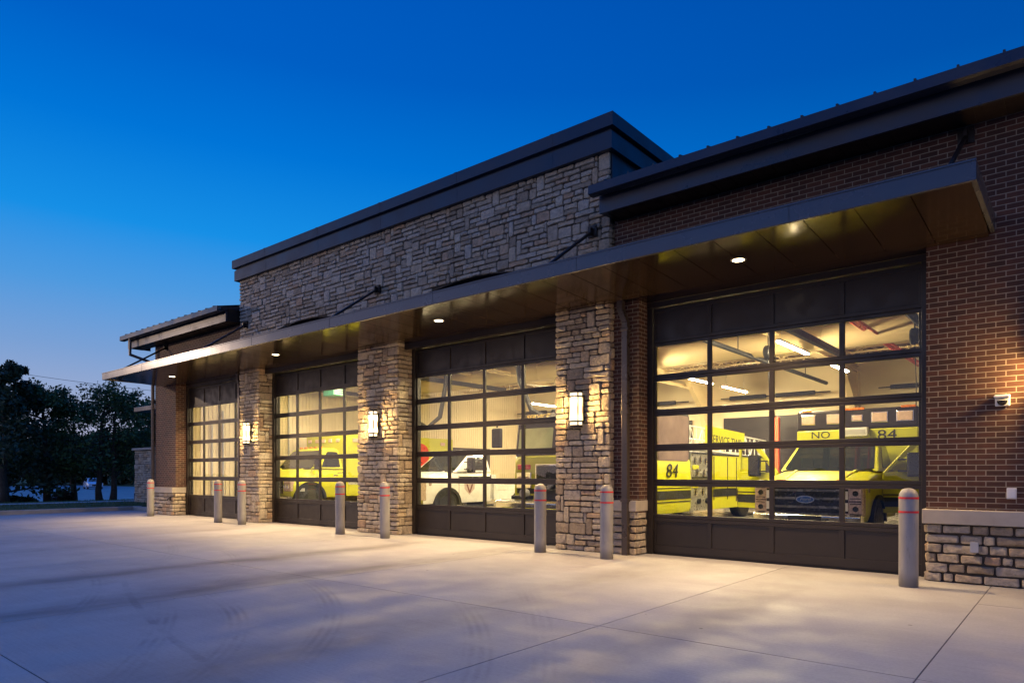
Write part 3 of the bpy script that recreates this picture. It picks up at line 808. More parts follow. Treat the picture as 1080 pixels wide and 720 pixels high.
hb = thing('hose_tap', (-23.25, BRICK - .15, .55), 'small dark hose tap on the stone plinth of the left brick pier', 'tap')
q = MB(); q.tube([(0, .02, 0), (0, -.06, 0), (0, -.10, -.05)], .018, 8); q.box(-.05, .05, .0, .02, -.06, .06); q.build('spout', M['bronze'], hb, local=True)
q = MB(); q.lathe([(.035, .0), (.04, .006), (.035, .014)], 0, -.055, 12, cz=.025); q.build('handle', M['bronze'], hb, local=True)

# ------------------------------------------------------------------ bollards
bl = [(-23.29, 'grey bollard with red bands at the left brick corner'), (-18.78, 'grey bollard with red bands before the leftmost garage door'),
      (-17.52, 'grey bollard with red bands before the narrow left stone pier'), (-13.05, 'grey bollard with red bands before the door showing the box truck'),
      (-11.49, 'grey bollard with red bands before the wide middle stone pier'), (-7.33, 'grey bollard with red bands before the door showing the white pickup'),
      (-5.93, 'grey bollard with red bands before the square downspout'), (-1.63, 'nearest grey bollard with red bands before the door showing the ambulance')]
bp = None; rb = random.Random(3)
for x, lab in bl:
    if bp is None:
        bp = thing('bollard', (x, 9.53, 0), lab, 'bollard', 'bollards along the garage doors')
        q = MB(); q.lathe([(.106, 0), (.107, .01), (.107, 1.085), (.104, 1.12), (.092, 1.155), (.07, 1.183), (.04, 1.2), (.002, 1.206)], 0, 0, 32); q.build('post', M['bollard'], bp, local=True, smooth=40)
        for z in (1.085, .915):
            q = MB(); q.lathe([(.1075, z - .012), (.1095, z - .012), (.1095, z + .012), (.1075, z + .012)], 0, 0, 32); q.build('red_band', M['redband'], bp, local=True, smooth=40)
    else:
        o = copy_tree(bp); o.location = (x, 9.53 + rb.uniform(-.04, .04), 0); o['label'] = lab
        o.rotation_euler = (R(rb.uniform(-.4, .4)), R(rb.uniform(-.4, .4)), 0)
# ------------------------------------------------------------------ vehicles
def loft(mb, secs):
    n = len(secs[0][1]); vs = []; fs = []
    for y, pts in secs:
        for x, z in pts: vs.append((x, y, z))
    for i in range(len(secs) - 1):
        for k in range(n): fs.append((i * n + k, i * n + (k + 1) % n, (i + 1) * n + (k + 1) % n, (i + 1) * n + k))
    fs += [tuple(range(n)), tuple(range((len(secs) - 1) * n, len(secs) * n))]
    mb.add(vs, fs)
def body_sec(w, zb, zt, crown=.03):
    h = [(w * .96, zb), (w, zb + .12), (w * 1.01, (zb + zt) / 2), (w * .99, zt - .16), (w * .94, zt - .05), (w * .80, zt), (w * .4, zt + crown * .8)]
    return h + [(0, zt + crown)] + [(-x, z) for x, z in reversed(h)]
def panel(mb, A, B, C_, D_, u0, u1, v0, v1, off=.008, th=.012, rr=.0):
    A, B, C_, D_ = map(Vector, (A, B, C_, D_)); n = (B - A).cross(D_ - A).normalized()
    P_ = lambda u, v: (A * (1 - u) + B * u) * (1 - v) + (D_ * (1 - u) + C_ * u) * v
    uv = [(u0 + rr, v0), (u1 - rr, v0), (u1, v0 + rr), (u1, v1 - rr), (u1 - rr, v1), (u0 + rr, v1), (u0, v1 - rr), (u0, v0 + rr)] if rr else [(u0, v0), (u1, v0), (u1, v1), (u0, v1)]
    m = len(uv); vs = [P_(u, v) + n * (off - th) for u, v in uv] + [P_(u, v) + n * off for u, v in uv]
    mb.add(vs, [tuple(range(m)), tuple(range(2 * m - 1, m - 1, -1))] + [(k, (k + 1) % m, m + (k + 1) % m, m + k) for k in range(m)])
def wheel(root, x, y, r, side, rimmat, w=.26):
    q = MB(); pr = [(r * .60, -w / 2), (r * .9, -w / 2), (r, -w * .36), (r * 1.005, 0), (r, w * .36), (r * .9, w / 2), (r * .60, w / 2)]
    q.lathe(pr, x, y, 32, 'x', r)
    for k in range(32):
        a = 2 * PI * k / 32
        rot = Matrix.Rotation(-a, 3, 'X')
    ty = q.build('wheel', M['black'], root, local=True, smooth=40)
    q = MB(); s = side
    q.lathe([(r * .60, 0), (r * .62, s * w * .5), (r * .55, s * w * .48), (r * .45, s * w * .15), (r * .22, s * w * .2), (r * .2, s * w * .46), (.01, s * w * .48)], x, y, 28, 'x', r)
    q.build('rim', rimmat, ty, local=True, smooth=30)
    return ty

def truck_front(root, paint, w=.99, hood=1.35, cab_end=2.75, front=1.2, cowl=1.44, roof=2.02, run=.72, zb=.50, wheel_y=1.0, wr=.40, rim='steel', opened=False, glassm='darkglass', tail_end=None):
    q = MB()
    loft(q, [(.02, body_sec(w * .93, zb + .08, front - .10)), (.08, body_sec(w * .97, zb, front - .02)), (.3, body_sec(w * .99, zb, front + .05)),
             (hood * .7, body_sec(w, zb, front + (cowl - front) * .75)), (hood, body_sec(w, zb, cowl, .01)), (hood + .2, body_sec(w, zb, cowl, .0)), (cab_end, body_sec(w, zb, cowl, .0))])
    body = q.build('body', paint, root, local=True, smooth=32, bevel=.01)
    # hood shut line and cowl
    q = MB(); q.box(-w * .86, w * .86, hood - .10, hood - .02, cowl - .02, cowl + .018)
    for s in (-1, 1): q.box(s * (w + .004) - .006, s * (w + .004) + .006, hood + .08, hood + .095, zb + .15, cowl - .12)
    q.box(-w * 1.014, w * 1.014, cab_end - .06, cab_end - .045, zb + .1, cowl - .1)
    q.build('shut_line', M['black'], body, local=True)
    # hood bulge lines, tow hooks, lower air dam, side marker, badge strip
    for s in (-1, 1):
        q = MB(); q.hexa([(s * w * .50, .34, front + .07), (s * w * .56, .34, front + .065), (s * w * .60, hood - .12, cowl + .0), (s * w * .54, hood - .12, cowl + .0),
                          (s * w * .505, .36, front + .095), (s * w * .555, .36, front + .09), (s * w * .595, hood - .14, cowl + .022), (s * w * .545, hood - .14, cowl + .022)]); q.build('hood_crease', paint, body, local=True)
        q = MB(); q.lathe([(.055, 0), (.05, s * .012), (.001, s * .014)], s * (w + .006), .30, 14, 'x', front - .12); q.build('side_marker', M['lens'], body, local=True)
        q = MB(); q.box(s * .36 - .04, s * .36 + .04, -.22, -.15, .47, .55); q.build('tow_hook', M['black'], root, local=True, bevel=.012)
        q = MB(); q.box(s * (w + .012) - .006, s * (w + .012) + .006, hood + .75, hood + .93, cowl - .25, cowl - .21); q.build('door_handle', M['black'], body, local=True)
    q = MB(); q.box(-w * .9, w * .9, -.06, .02, .22, .43); q.build('air_dam', M['black'], root, local=True, bevel=.02)
    q = MB(); q.box(-.30, .30, -.168, -.155, .48, .60); q.build('licence_plate_mount', M['black'], root, local=True)
    # greenhouse
    b0, b1 = w * .955, w * .80
    y0, y1, y2, y3 = hood - .02, cab_end, hood + run, cab_end - .10
    z0, z1 = cowl - .01, roof
    g = MB(); P0 = [(-b0, y0, z0), (b0, y0, z0), (b0, y1, z0), (-b0, y1, z0)]; P1 = [(-b1, y2, z1), (b1, y2, z1), (b1, y3, z1), (-b1, y3, z1)]
    g.hexa(P0 + P1)
    g.hexa([(-b1, y2, z1 - .01), (b1, y2, z1 - .01), (b1, y3, z1 - .01), (-b1, y3, z1 - .01), (-b1 * .9, y2 + .12, z1 + .045), (b1 * .9, y2 + .12, z1 + .045), (b1 * .9, y3 - .05, z1 + .045), (-b1 * .9, y3 - .05, z1 + .045)])
    gh = g.build('cab', paint, root, local=True, bevel=.03)
    q = MB(); panel(q, P0[0], P0[1], P1[1], P1[0], .045, .955, .05, .93, .012, .02, .03)
    ws = q.build('windshield', M[glassm], gh, local=True)
    q = MB(); 
    for s in (-1, 1): q.box(s * w * .45 - .35, s * w * .45 + .3, y0 + .05, y0 + .065, z0 + .05, z0 + .065, Matrix.Rotation(.12 * s, 3, 'Y'))
    q.build('wiper', M['black'], gh, local=True)
    for s in (-1, 1):
        q = MB()
        if s > 0: panel(q, P0[1], P0[2], P1[2], P1[1], .24, .90, .10, .88, .012, .02, .04)
        else: panel(q, P0[3], P0[0], P1[0], P1[3], .10, .76, .10, .88, .012, .02, .04)
        q.build('side_window', M[glassm], gh, local=True)
    # wheel arches, wheels
    for s in (-1, 1):
        q = MB(); n = 18; prof = []
        for k in range(n + 1):
            a = PI * k / n; prof.append((wheel_y - math.cos(a) * (wr + .16), max(zb - .05, wr) + math.sin(a) * (wr + .13)))
        for k in range(n, -1, -1):
            a = PI * k / n; prof.append((wheel_y - math.cos(a) * (wr + .06), max(zb - .05, wr) + math.sin(a) * (wr + .03)))
        q2 = MB()
        m = len(prof) // 2
        for k in range(m - 1):
            p = [prof[k], prof[k + 1], prof[2 * m - 2 - k], prof[2 * m - 1 - k]]
            q.prism(p, s * (w - .05), s * (w + .055), 'x')
        q.build('wheel_flare', M['black'], body, local=True)
        q = MB(); q.prism([(wheel_y - math.cos(PI * k / n) * (wr + .07), max(zb - .05, wr) + math.sin(PI * k / n) * (wr + .04)) for k in range(n + 1)], s * (w - .3), s * (w + .016), 'x')
        q.build('wheel_well', M['black'], body, local=True)
        wheel(root, s * (w - .09), wheel_y, wr, s, M[rim])
    # bumper
    q = MB(); q.prism([(-.14, .42), (-.16, .5), (-.16, .60), (-.10, .64), (.05, .64), (.05, .42)], -w * .98, w * .98, 'x')
    q.build('bumper', M['chrome'], root, local=True, bevel=.02)
    return body, gh
def mirror(par, x, y, z, s):
    q = MB(); q.box(x - .02 * s, x + .22 * s, y - .03, y + .02, z - .10, z - .07); q.box(x - .02 * s, x + .22 * s, y - .03, y + .02, z + .12, z + .15)
    q.build('mirror_arm', M['black'], par, local=True)
    q = MB(); q.box(x + .14 * s, x + .40 * s, y - .08, y + .06, z - .20, z + .27)
    q.build('mirror', M['blackgloss'], par, local=True, bevel=.035)
def pickup_face(root, w, grille_mat, z0=.62, z1=1.17, badge=True):
    q = MB(); q.box(-w * .64, w * .64, -.075, .10, z0, z1)
    gr = q.build('grille', M['blackgloss'], root, local=True, bevel=.02)
    q = MB()
    for z in (.76, .92, 1.07): q.box(-w * .60, w * .60, -.092, -.076, z - .022, z + .022)
    for s in (-1, 1): q.box(s * w * .34 - .20, s * w * .34 + .2, -.10, -.093, 1.05, 1.09)
    q.box(-w * .63, w * .63, -.085, -.076, z0 + .01, z0 + .03)
    q.build('grille_bar', grille_mat, gr, local=True)
    if badge:
        vs = MB()
        vs.prism([(.165 * math.cos(2 * PI * k / 28), .90 + .07 * math.sin(2 * PI * k / 28)) for k in range(28)], -.112, -.094, 'y')
        bd = vs.build('badge_rim', M['chrome'], gr, local=True)
        vs = MB(); vs.prism([(.148 * math.cos(2 * PI * k / 28), .90 + .056 * math.sin(2 * PI * k / 28)) for k in range(28)], -.118, -.113, 'y')
        vs.build('badge', M['badge'], gr, local=True)
        text('badge_lettering', 'Ford', .10, (0, -.120, .902), FRONT, M['chrome'], gr, .002, shear=.3)
    q = MB(); q.box(-w * .655, w * .655, -.085, .02, z1 - .015, z1 + .02); q.build('grille_surround', M['chrome'], gr, local=True, bevel=.008)
    for s in (-1, 1):
        q = MB(); q.box(s * w * .655, s * w * .985, -.05, .18, .60, 1.16)
        hl = q.build('headlight', M['lens'], root, local=True, bevel=.03)
        q = MB()
        for z in (.74, 1.02):
            q.box(s * w * .77, s * w * .95, -.058, -.051, z - .10, z - .085); q.box(s * w * .77, s * w * .95, -.058, -.051, z + .085, z + .10)
            q.lathe([(.05, 0), (.05, -.008), (.02, -.004), (.001, -.004)], s * w * .86, -.05, 16, 'y', z)
        q.box(s * w * .69, s * w * .74, -.062, -.051, .66, 1.10); q.box(s * w * .75, s * w * .96, -.06, -.051, .865, .885)
        q.build('lamp_detail', M['blackgloss'], hl, local=True)
        q = MB(); q.box(s * w * .69 + .004, s * w * .74 - .004, -.066, -.063, .70, .85); q.box(s * w * .69 + .004, s * w * .74 - .004, -.066, -.063, .91, 1.06)
        q.build('running_lamp', M['offwhite'], hl, local=True)

def pieces(name, m, parent, boxes, bevel=0):
    for b in boxes:
        q = MB(); q.box(*b); q.build(name, m, parent, local=True, bevel=bevel)
# ambulance behind the right-hand door
am = thing('ambulance', (-3.98, 13.45, 0), 'lime yellow ambulance facing the nearest glazed door with both cab doors open', 'ambulance')
body, gh = truck_front(am, M['yellow'])
pickup_face(am, .99, M['darkbar'])
pieces('marker_lamp', M['amber'], body, [(-.62, -.48, .16, .30, 1.22, 1.27), (.48, .62, .16, .30, 1.22, 1.27)])
pieces('roof_lamp', M['warnlens'], gh, [(xx - .06, xx + .06, 2.12, 2.2, 2.06, 2.10) for xx in (-.5, -.25, 0, .25, .5)], .012)
for s in (-1, 1):            # open doors
    q = MB(); L = 1.10
    ang = R(68)
    def dp_(u, z, o=0): return (s * (.99 + u * math.sin(ang) + o * math.cos(ang)), 1.42 + u * math.cos(ang) - o * math.sin(ang), z)
    def dslab(mb, pts, t=.06):
        n = len(pts); vs = [dp_(u, z, 0) for u, z in pts] + [dp_(u, z, t) for u, z in pts]
        mb.add(vs, [tuple(range(n)), tuple(range(2 * n - 1, n - 1, -1))] + [(k, (k + 1) % n, n + (k + 1) % n, n + k) for k in range(n)])
    dslab(q, [(0, .62), (L, .62), (L, 1.43), (0, 1.40)])
    dslab(q, [(0, 1.40), (.08, 1.40), (.62, 1.94), (.62, 2.01), (.52, 2.0)], .05)
    dslab(q, [(.52, 1.95), (1.02, 1.95), (1.02, 2.01), (.52, 2.01)], .05)
    dslab(q, [(1.02, 1.42), (L, 1.42), (1.07, 1.98), (1.02, 2.0)], .05)
    dr = q.build('door', M['yellow'], am, local=True, bevel=.01)
    q = MB(); dslab(q, [(.10, 1.43), (1.02, 1.43), (1.02, 1.94), (.62, 1.94)], .02); q.build('window', M['glass'], dr, local=True)
    q = MB()
    n = 4
    pts = [(.0, .74), (L, .74), (L, .92), (.0, .92)]
    for o0, o1 in ((-.004, -.001), (.061, .064)):
        vs = [dp_(u, z, o0) for u, z in pts] + [dp_(u, z, o1) for u, z in pts]
        q.add(vs, [tuple(range(n)), tuple(range(2 * n - 1, n - 1, -1))] + [(k, (k + 1) % n, n + (k + 1) % n, n + k) for k in range(n)])
    pts = [(.0, .96), (L, .96), (L, .985), (.0, .985)]
    for o0, o1 in ((-.004, -.001), (.061, .064)):
        vs = [dp_(u, z, o0) for u, z in pts] + [dp_(u, z, o1) for u, z in pts]
        q.add(vs, [tuple(range(n)), tuple(range(2 * n - 1, n - 1, -1))] + [(k, (k + 1) % n, n + (k + 1) % n, n + k) for k in range(n)])
    q.build('stripe', M['black'], dr, local=True)
    px, py, _ = dp_(.30, 1.5)
    mirror(dr, px, py - .05, 1.52, s)
q = MB(); bx0, bx1, by0, by1 = -1.07, 1.38, 2.86, 7.3
q.box(bx0, bx1, by0, by1, .55, 2.36)
mod = q.build('module_box', M['yellow'], am, local=True, bevel=.03)
q = MB(); q.box(bx0, bx1, by0, by1, 2.362, 2.80); tp = q.build('module_top', M['bronze'], mod, local=True, bevel=.05)
q = MB()
for xx, ww in ((bx0 + .26, .28), (bx0 + .80, .28), (bx0 + 1.28, .20), (bx0 + 1.72, .30), (bx0 + 2.20, .30)):
    hh = .10 if ww > .25 else .06
    pieces('warning_lamp', M['warnlens'], mod, [(xx - ww / 2, xx + ww / 2, by0 - .03, by0 + .01, 2.60 - hh, 2.60 + hh)], .028)
    pieces('lamp_bezel', M['chrome'], mod, [(xx - ww / 2 - .018, xx + ww / 2 + .018, by0 - .016, by0 + .01, 2.582 - hh, 2.618 + hh)], .02)
q = MB()
for xa, xb in ((bx0 + .12, bx0 + .32), (bx0 + .98, bx0 + 1.42), (bx0 + 2.12, bx0 + 2.40)): pieces('amber_lamp', M['amber'], mod, [(xa, xb, by0 - .02, by0 + .05, 2.775, 2.825)], .01)
q = MB(); q.box(bx0 + .94, bx0 + 1.52, by0 - .16, by0 - .001, 2.19, 2.385); ac = q.build('air_conditioner', M['offwhite'], am, local=True, bevel=.02)
q = MB(); q.box(bx0 + .99, bx0 + 1.47, by0 - .166, by0 - .161, 2.235, 2.335); q.build('vent', M['greyplastic'], ac, local=True)
text('lettering', 'NO', .22, (bx0 + .52, by0 - .006, 2.245), FRONT, M['black'], mod, .003, sx=1.2)
text('lettering', '84', .30, (bx0 + 1.86, by0 - .006, 2.205), FRONT, M['black'], mod, .003, sx=1.3)
q = MB(); q.box(bx1 + .001, bx1 + .006, by0 + .1, by1, .74, .92); q.box(1.0, bx1 - .01, by0 - .006, by0 - .001, .74, .92); q.box(1.0, bx1 - .01, by0 - .006, by0 - .001, .96, .985); q.build('stripe', M['black'], mod, local=True)
for s in (-1, 1): wheel(am, s * .98, 5.4, .42, s, M['steel'], .3)

# white pickup seen through the third door
pk = thing('pickup_truck', (-15.45, 13.35, 0), 'white utility pickup with shield emblem on its door facing the middle garage door', 'pickup')
body, gh = truck_front(pk, M['white'], w=.97, hood=1.40, cab_end=3.0, roof=2.02, run=.80)
pickup_face(pk, .97, M['chrome'])
for s in (-1, 1): mirror(gh, s * .97, 1.75, 1.60, s)
q = MB(); q.prism([(1.72, 1.12), (1.95, 1.14), (2.18, 1.12), (2.17, .92), (1.95, .74), (1.73, .92)], .976, .984, 'x'); em = q.build('door_emblem', M['shield'], pk, local=True)
q = MB()
q.prism([(1.80, 1.06), (1.86, 1.06), (1.95, .86), (2.04, 1.06), (2.10, 1.06), (1.98, .80), (1.92, .80)], .985, .989, 'x'); q.build('emblem_mark', M['maroon'], em, local=True)
q = MB(); q.box(.981, .987, 1.5, 2.95, 1.19, 1.30)
for s in (-1, 1): q.box(s * .984 - .003, s * .984 + .003, .2, 1.3, 1.13, 1.20)
q.build('side_stripe', M['black'], body, local=True)
q = MB(); q.box(.98, 1.01, 2.62, 2.80, 1.06, 1.09); q.box(.965, 1.14, 1.5, 2.9, .36, .42); q.build('step_bar', M['black'], body, local=True, bevel=.01)
q = MB(); q.box(-.35, .35, 2.35, 2.55, 2.07, 2.14); q.build('light_bar', M['blackgloss'], gh, local=True, bevel=.03)
q = MB(); q.box(-1.0, 1.0, 3.06, 5.3, .55, 1.22); q.box(-1.0, 1.0, 3.06, 3.16, 1.22, 1.35); bd = q.build('utility_bed', M['white'], pk, local=True, bevel=.02)
q = MB()
pieces('locker_door', M['white'], bd, [(1.0, 1.012, a, b_, .85, 1.19) for a, b_ in ((3.12, 3.7), (3.74, 4.6), (4.64, 5.25))], .006)
q = MB()
for s in (-1, 1): wheel(pk, s * .90, 4.3, .40, s, M['steel'], .3)

# medium box truck seen through the second door
bt = thing('box_truck', (-20.95, 12.5, 0), 'lime yellow rescue box truck with sloped hood behind the second glazed door', 'truck')
body, gh = truck_front(bt, M['yellow'], w=1.17, hood=.86, cab_end=2.06, front=1.28, cowl=1.55, roof=2.22, run=.52, zb=.58, wheel_y=.68, wr=.46)
q = MB(); q.box(-.62, .62, -.05, .08, .72, 1.2); gr = q.build('grille', M['blackgloss'], bt, local=True, bevel=.02)
q = MB()
for z in (.8, .92, 1.04, 1.14): q.box(-.58, .58, -.062, -.051, z - .015, z + .015)
q.build('grille_bar', M['chrome'], gr, local=True)
for s in (-1, 1):
    q = MB(); q.box(s * .72, s * 1.13, -.04, .2, .80, 1.14); hl = q.build('headlight', M['lens'], bt, local=True, bevel=.04)
    q = MB()
    for xx in (.82, 1.0): q.lathe([(.075, 0), (.075, -.012), (.03, -.004), (.001, -.004)], s * xx, -.04, 18, 'y', .97)
    q.build('lamp_detail', M['chrome'], hl, local=True)
    mirror(gh, s * 1.14, .82, 1.72, s)
    q = MB(); q.box(s * 1.19, s * 1.215, 1.75, 1.92, 1.40, 1.43); q.build('door_handle', M['black'], body, local=True)
pieces('roof_lamp', M['amber'], gh, [(xx - .05, xx + .05, 1.45, 1.54, 2.27, 2.32) for xx in (-.6, -.3, 0, .3, .6)], .01)
q = MB(); q.box(-1.2, 1.2, 2.10, 7.4, .6, 2.78); bx = q.build('box_body', M['yellow'], bt, local=True, bevel=.03)
q = MB()
pieces('warning_lamp', M['warnlens'], bx, [(xx - .10, xx + .10, 2.07, 2.098, 2.50, 2.62) for xx in (-.95, -.5, -.1, .3, .75)] + [(1.201, 1.23, yy - .12, yy + .12, 2.50, 2.63) for yy in (2.5, 3.4, 4.9, 6.8)], .01)
q = MB()
pieces('locker_door', M['yellow'], bx, [(1.201, 1.212, a, b_, .75, 2.35) for a, b_ in ((2.2, 3.2), (3.25, 5.1), (5.15, 6.3), (6.35, 7.3))], .006)
q = MB()
q = MB(); q.box(1.213, 1.217, 2.2, 7.3, 1.0, 1.12); q.box(1.205, 1.209, .2, .45, .8, .9)
q.build('stripe', M['steel'], bx, local=True)
for s in (-1, 1): wheel(bt, s * 1.08, 5.6, .48, s, M['steel'], .32)
q = MB(); q.lathe([(.10, -.16), (.42, -.16), (.43, -.13), (.20, -.11), (.20, .11), (.43, .13), (.42, .16), (.10, .16)], 1.52, 5.2, 28, 'x', 2.10)
q.box(1.2, 1.7, 5.15, 5.25, 1.62, 1.69); q.box(1.68, 1.74, 5.15, 5.25, 1.62, 2.15); q.box(1.2, 1.35, 5.15, 5.25, 2.07, 2.13)
q.build('hose_reel', M['red'], bx, local=True, smooth=30)

# ladder engine in the bay between the middle and the right-hand door
en = thing('fire_engine', (-9.60, 13.05, 0), 'lime yellow ladder fire engine numbered 84 with silver front bumper', 'fire engine')
w = 1.24
q = MB(); loft(q, [(0.0, body_sec(w * .95, .42, 1.78, .0)), (.06, body_sec(w, .33, 1.86, 0)), (4.72, body_sec(w, .33, 1.86, 0))]); cab = q.build('cab', M['yellow'], en, local=True, smooth=32)
q = MB(); q.prism([(.02, 1.80), (.14, 2.68), (.32, 2.86), (1.6, 2.90), (1.9, 3.06), (4.6, 3.08), (4.72, 2.95), (4.72, 1.80)], -w * .985, w * .985, 'x')
up = q.build('cab_upper', M['bronze'], en, local=True, bevel=.05)
q = MB()
for s in (-1, 1): panel(q, (-w * .96 if s < 0 else .02, .02, 1.80), (-.02 if s < 0 else w * .96, .02, 1.80), (-.02 if s < 0 else w * .96, .14, 2.66), (-w * .96 if s < 0 else .02, .14, 2.66), .06, .94, .09, .80, .012, .02, .03)
q.build('windshield', M['engineglass'], up, local=True)
q = MB()
panel(q, (w * .985, .3, 1.86), (w * .985, 1.5, 1.86), (w * .985, 1.5, 2.75), (w * .985, .4, 2.75), .06, .94, .06, .94, .012, .02, .04)
panel(q, (w * .985, 2.55, 1.70), (w * .985, 4.6, 1.70), (w * .985, 4.6, 2.98), (w * .985, 2.55, 2.98), .0, 1, .02, .98, .014, .02, .03)
q.build('side_window', M['cabglass'], up, local=True)
text('lettering', 'SERVICE', .17, (-.55, .10, 2.76), (PI / 2 - .55, 0, 0), M['gold'], up, .004, sx=1.15)
text('lettering', '84', .52, (w + .022, 3.55, 1.44), SIDE, M['black'], cab, .004, sx=1.35, shear=.15)
q = MB(); q.box(w + .014, w + .02, .3, 4.7, .70, .93); q.box(w + .014, w + .02, .3, 4.7, .98, 1.01); q.box(w + .014, w + .02, .3, 4.7, .62, .645)
q.box(-w * .9, w * .9, -.012, -.004, .90, 1.02)
q.build('stripe', M['black'], cab, local=True)
q = MB(); q.prism([(-.62, .48), (-.66, .55), (-.66, .70), (-.6, .76), (.04, .76), (.04, .48)], -w * 1.02, w * 1.02, 'x'); bm_ = q.build('bumper', M['chrome'], en, local=True, bevel=.02)
q = MB()
pieces('reflective_chevron', M['yellow'], bm_, [(xx - .16, xx + .16, -.668, -.661, .51, .59) for xx in (-.9, -.25, .4, 1.0)])
q = MB(); q.box(-.55, .55, -.03, .02, 1.05, 1.62); gr = q.build('grille', M['chrome'], en, local=True, bevel=.02)
q = MB(); q.box(-.5, .5, -.04, -.031, 1.1, 1.57); q.build('grille_mesh', M['blackgloss'], gr, local=True)
for s in (-1, 1):
    q = MB(); q.box(s * .66, s * 1.12, -.05, .03, 1.02, 1.42); hl = q.build('headlight', M['chrome'], en, local=True, bevel=.02)
    for xx in (.77, 1.0):
        q = MB(); q.lathe([(.095, 0), (.09, -.02), (.03, -.01), (.001, -.01)], s * xx, -.05, 18, 'y', 1.22); q.build('lamp_lens', M['lens'], hl, local=True)
    q = MB(); q.box(s * .70, s * 1.08, -.045, .02, 1.48, 1.60); q.build('warning_lamp', M['red'], hl, local=True, bevel=.015)
    q = MB(); q.tube([(s * w * .97, .1, 2.66), (s * (w + .05), -.22, 2.66), (s * (w + .30), -.28, 2.64), (s * (w + .30), -.28, 2.52)], .022, 6)
    arm = q.build('mirror_arm', M['black'], up, local=True)
    q = MB(); q.box(s * (w + .16), s * (w + .44), -.34, -.22, 2.02, 2.5); q.build('mirror', M['black'], up, local=True, bevel=.03)
    wheel(en, s * (w - .14), 1.75, .54, s, M['steel'], .34)
    wheel(en, s * (w - .14), 8.6, .54, s, M['steel'], .34)
q = MB(); q.lathe([(.25, 0), (.25, -.09), (.15, -.09), (.15, 0)], .35, -.35, 20, 'y', .98); q.lathe([(.10, -.1), (.12, -.02), (.1, .06)], -.55, -.4, 16, 'y', .92); q.build('hose_coil', M['greyplastic'], bm_, local=True, smooth=30)
q = MB(); q.box(-.05, .65, -.5, -.15, .77, 1.02); q.box(-.95, -.45, -.45, -.2, .77, .86); q.build('hose_tray', M['black'], bm_, local=True, bevel=.02)
# pump panel with gauges
q = MB(); q.box(-w, w, 4.76, 6.15, .33, 2.0); pp = q.build('pump_panel', M['steel'], en, local=True, bevel=.015)
q = MB()
rg = random.Random(4)
for yy, z in ((4.95, 1.75), (5.3, 1.78), (5.65, 1.75), (5.95, 1.78), (5.1, 1.42), (5.55, 1.40), (5.9, 1.42), (5.9, 1.05), (5.0, .85), (5.45, .85), (5.9, .8)):
    q = MB(); q.lathe([(.11, 0), (.11, .03), (.085, .035), (.08, .02), (.001, .02)], w, yy, 16, 'x', z); q.build('gauge', M['chrome'], pp, local=True, smooth=30)
q = MB()
for yy, z in ((5.3, 1.1), (5.6, 1.1), (5.0, 1.1), (5.75, .6), (5.2, .6)):
    q = MB(); q.lathe([(.08, 0), (.08, .06), (.05, .06), (.05, .015), (.001, .015)], w, yy, 14, 'x', z); q.build('valve', M['black'], pp, local=True, smooth=30)
q = MB(); q.box(w + .001, w + .02, 4.8, 6.1, 1.25, 1.29); q.box(w + .001, w + .025, 4.78, 6.13, 1.94, 1.99)
q.build('panel_strip', M['black'], pp, local=True)
q = MB(); q.box(w + .002, w + .03, 4.8, 5.15, .98, 1.22); q.box(w + .002, w + .03, 4.8, 5.2, 1.5, 1.62); q.build('discharge_cover', M['yellow'], pp, local=True, bevel=.01)
# body with lockers
q = MB(); q.box(-w, w, 6.2, 10.6, .33, 1.93); bo = q.build('body', M['yellow'], en, local=True, bevel=.02)
q = MB()
pieces('locker_door', M['yellow'], bo, [(w + .001, w + .014, a, b_, z_, 1.86) for a, b_, z_ in ((6.3, 7.25, .95), (7.3, 7.95, .95), (9.3, 10.5, .95), (8.0, 9.25, 1.25))], .006)
pieces('locker_seam', M['black'], bo, [(w + .002, w + .018, a, a + .03, .6, 1.88) for a in (6.26, 7.27, 7.97, 9.27)])
q = MB(); q.box(w + .016, w + .02, 6.2, 8.0, .70, .93); q.box(w + .016, w + .02, 6.2, 8.0, .98, 1.01); q.box(-w - .03, w + .03, 6.2, 10.6, 1.935, 1.97); q.build('stripe', M['black'], bo, local=True)
q = MB(); n = 16
q.prism([(8.6 - math.cos(PI * k / n) * .68, .52 + math.sin(PI * k / n) * .66) for k in range(n + 1)], w + .002, w + .022, 'x'); q.build('wheel_well', M['chrome'], bo, local=True)
# ladder
q = MB()
y0, y1, zl, zh = 3.2, 11.4, 2.16, 2.80
def zo(y): return -.035 * (y - 4)
for s in (-1, 1):
    xx = s * .95
    for zz, rr_ in ((zl, .045), (zh, .03)): q.tube([(xx, y0, zz + zo(y0)), (xx, y1, zz + zo(y1))], rr_, 6)
    k = y0; up_ = True
    while k < y1 - .1:
        a, b_ = (zl, zh) if up_ else (zh, zl)
        q.tube([(xx, k, a + zo(k)), (xx, min(k + .42, y1), b_ + zo(k + .42))], .018, 5)
        q.tube([(xx, k, zl + zo(k)), (xx, k, zh + zo(k))], .014, 5)
        k += .42; up_ = not up_
k = y0
while k < y1: q.tube([(-.95, k, zl + zo(k)), (.95, k, zl + zo(k))], .02, 6); k += .35
q.box(-.7, .7, 4.9, 6.0, 2.0, 2.3)
la = q.build('ladder', M['offwhite'], en, local=True)
q = MB(); q.box(.985, 1.0, 6.25, 9.3, zl + .05, zh - .03, Matrix.Rotation(-.035, 3, 'X')); sg = q.build('ladder_sign', M['yellow'], en, local=True)
text('lettering', 'SERVICE TWP', .36, (1.004, 7.8, zl + .34 + zo(7.15)), (PI / 2, R(2), PI / 2), M['black'], sg, .003, sx=1.12)
q = MB()
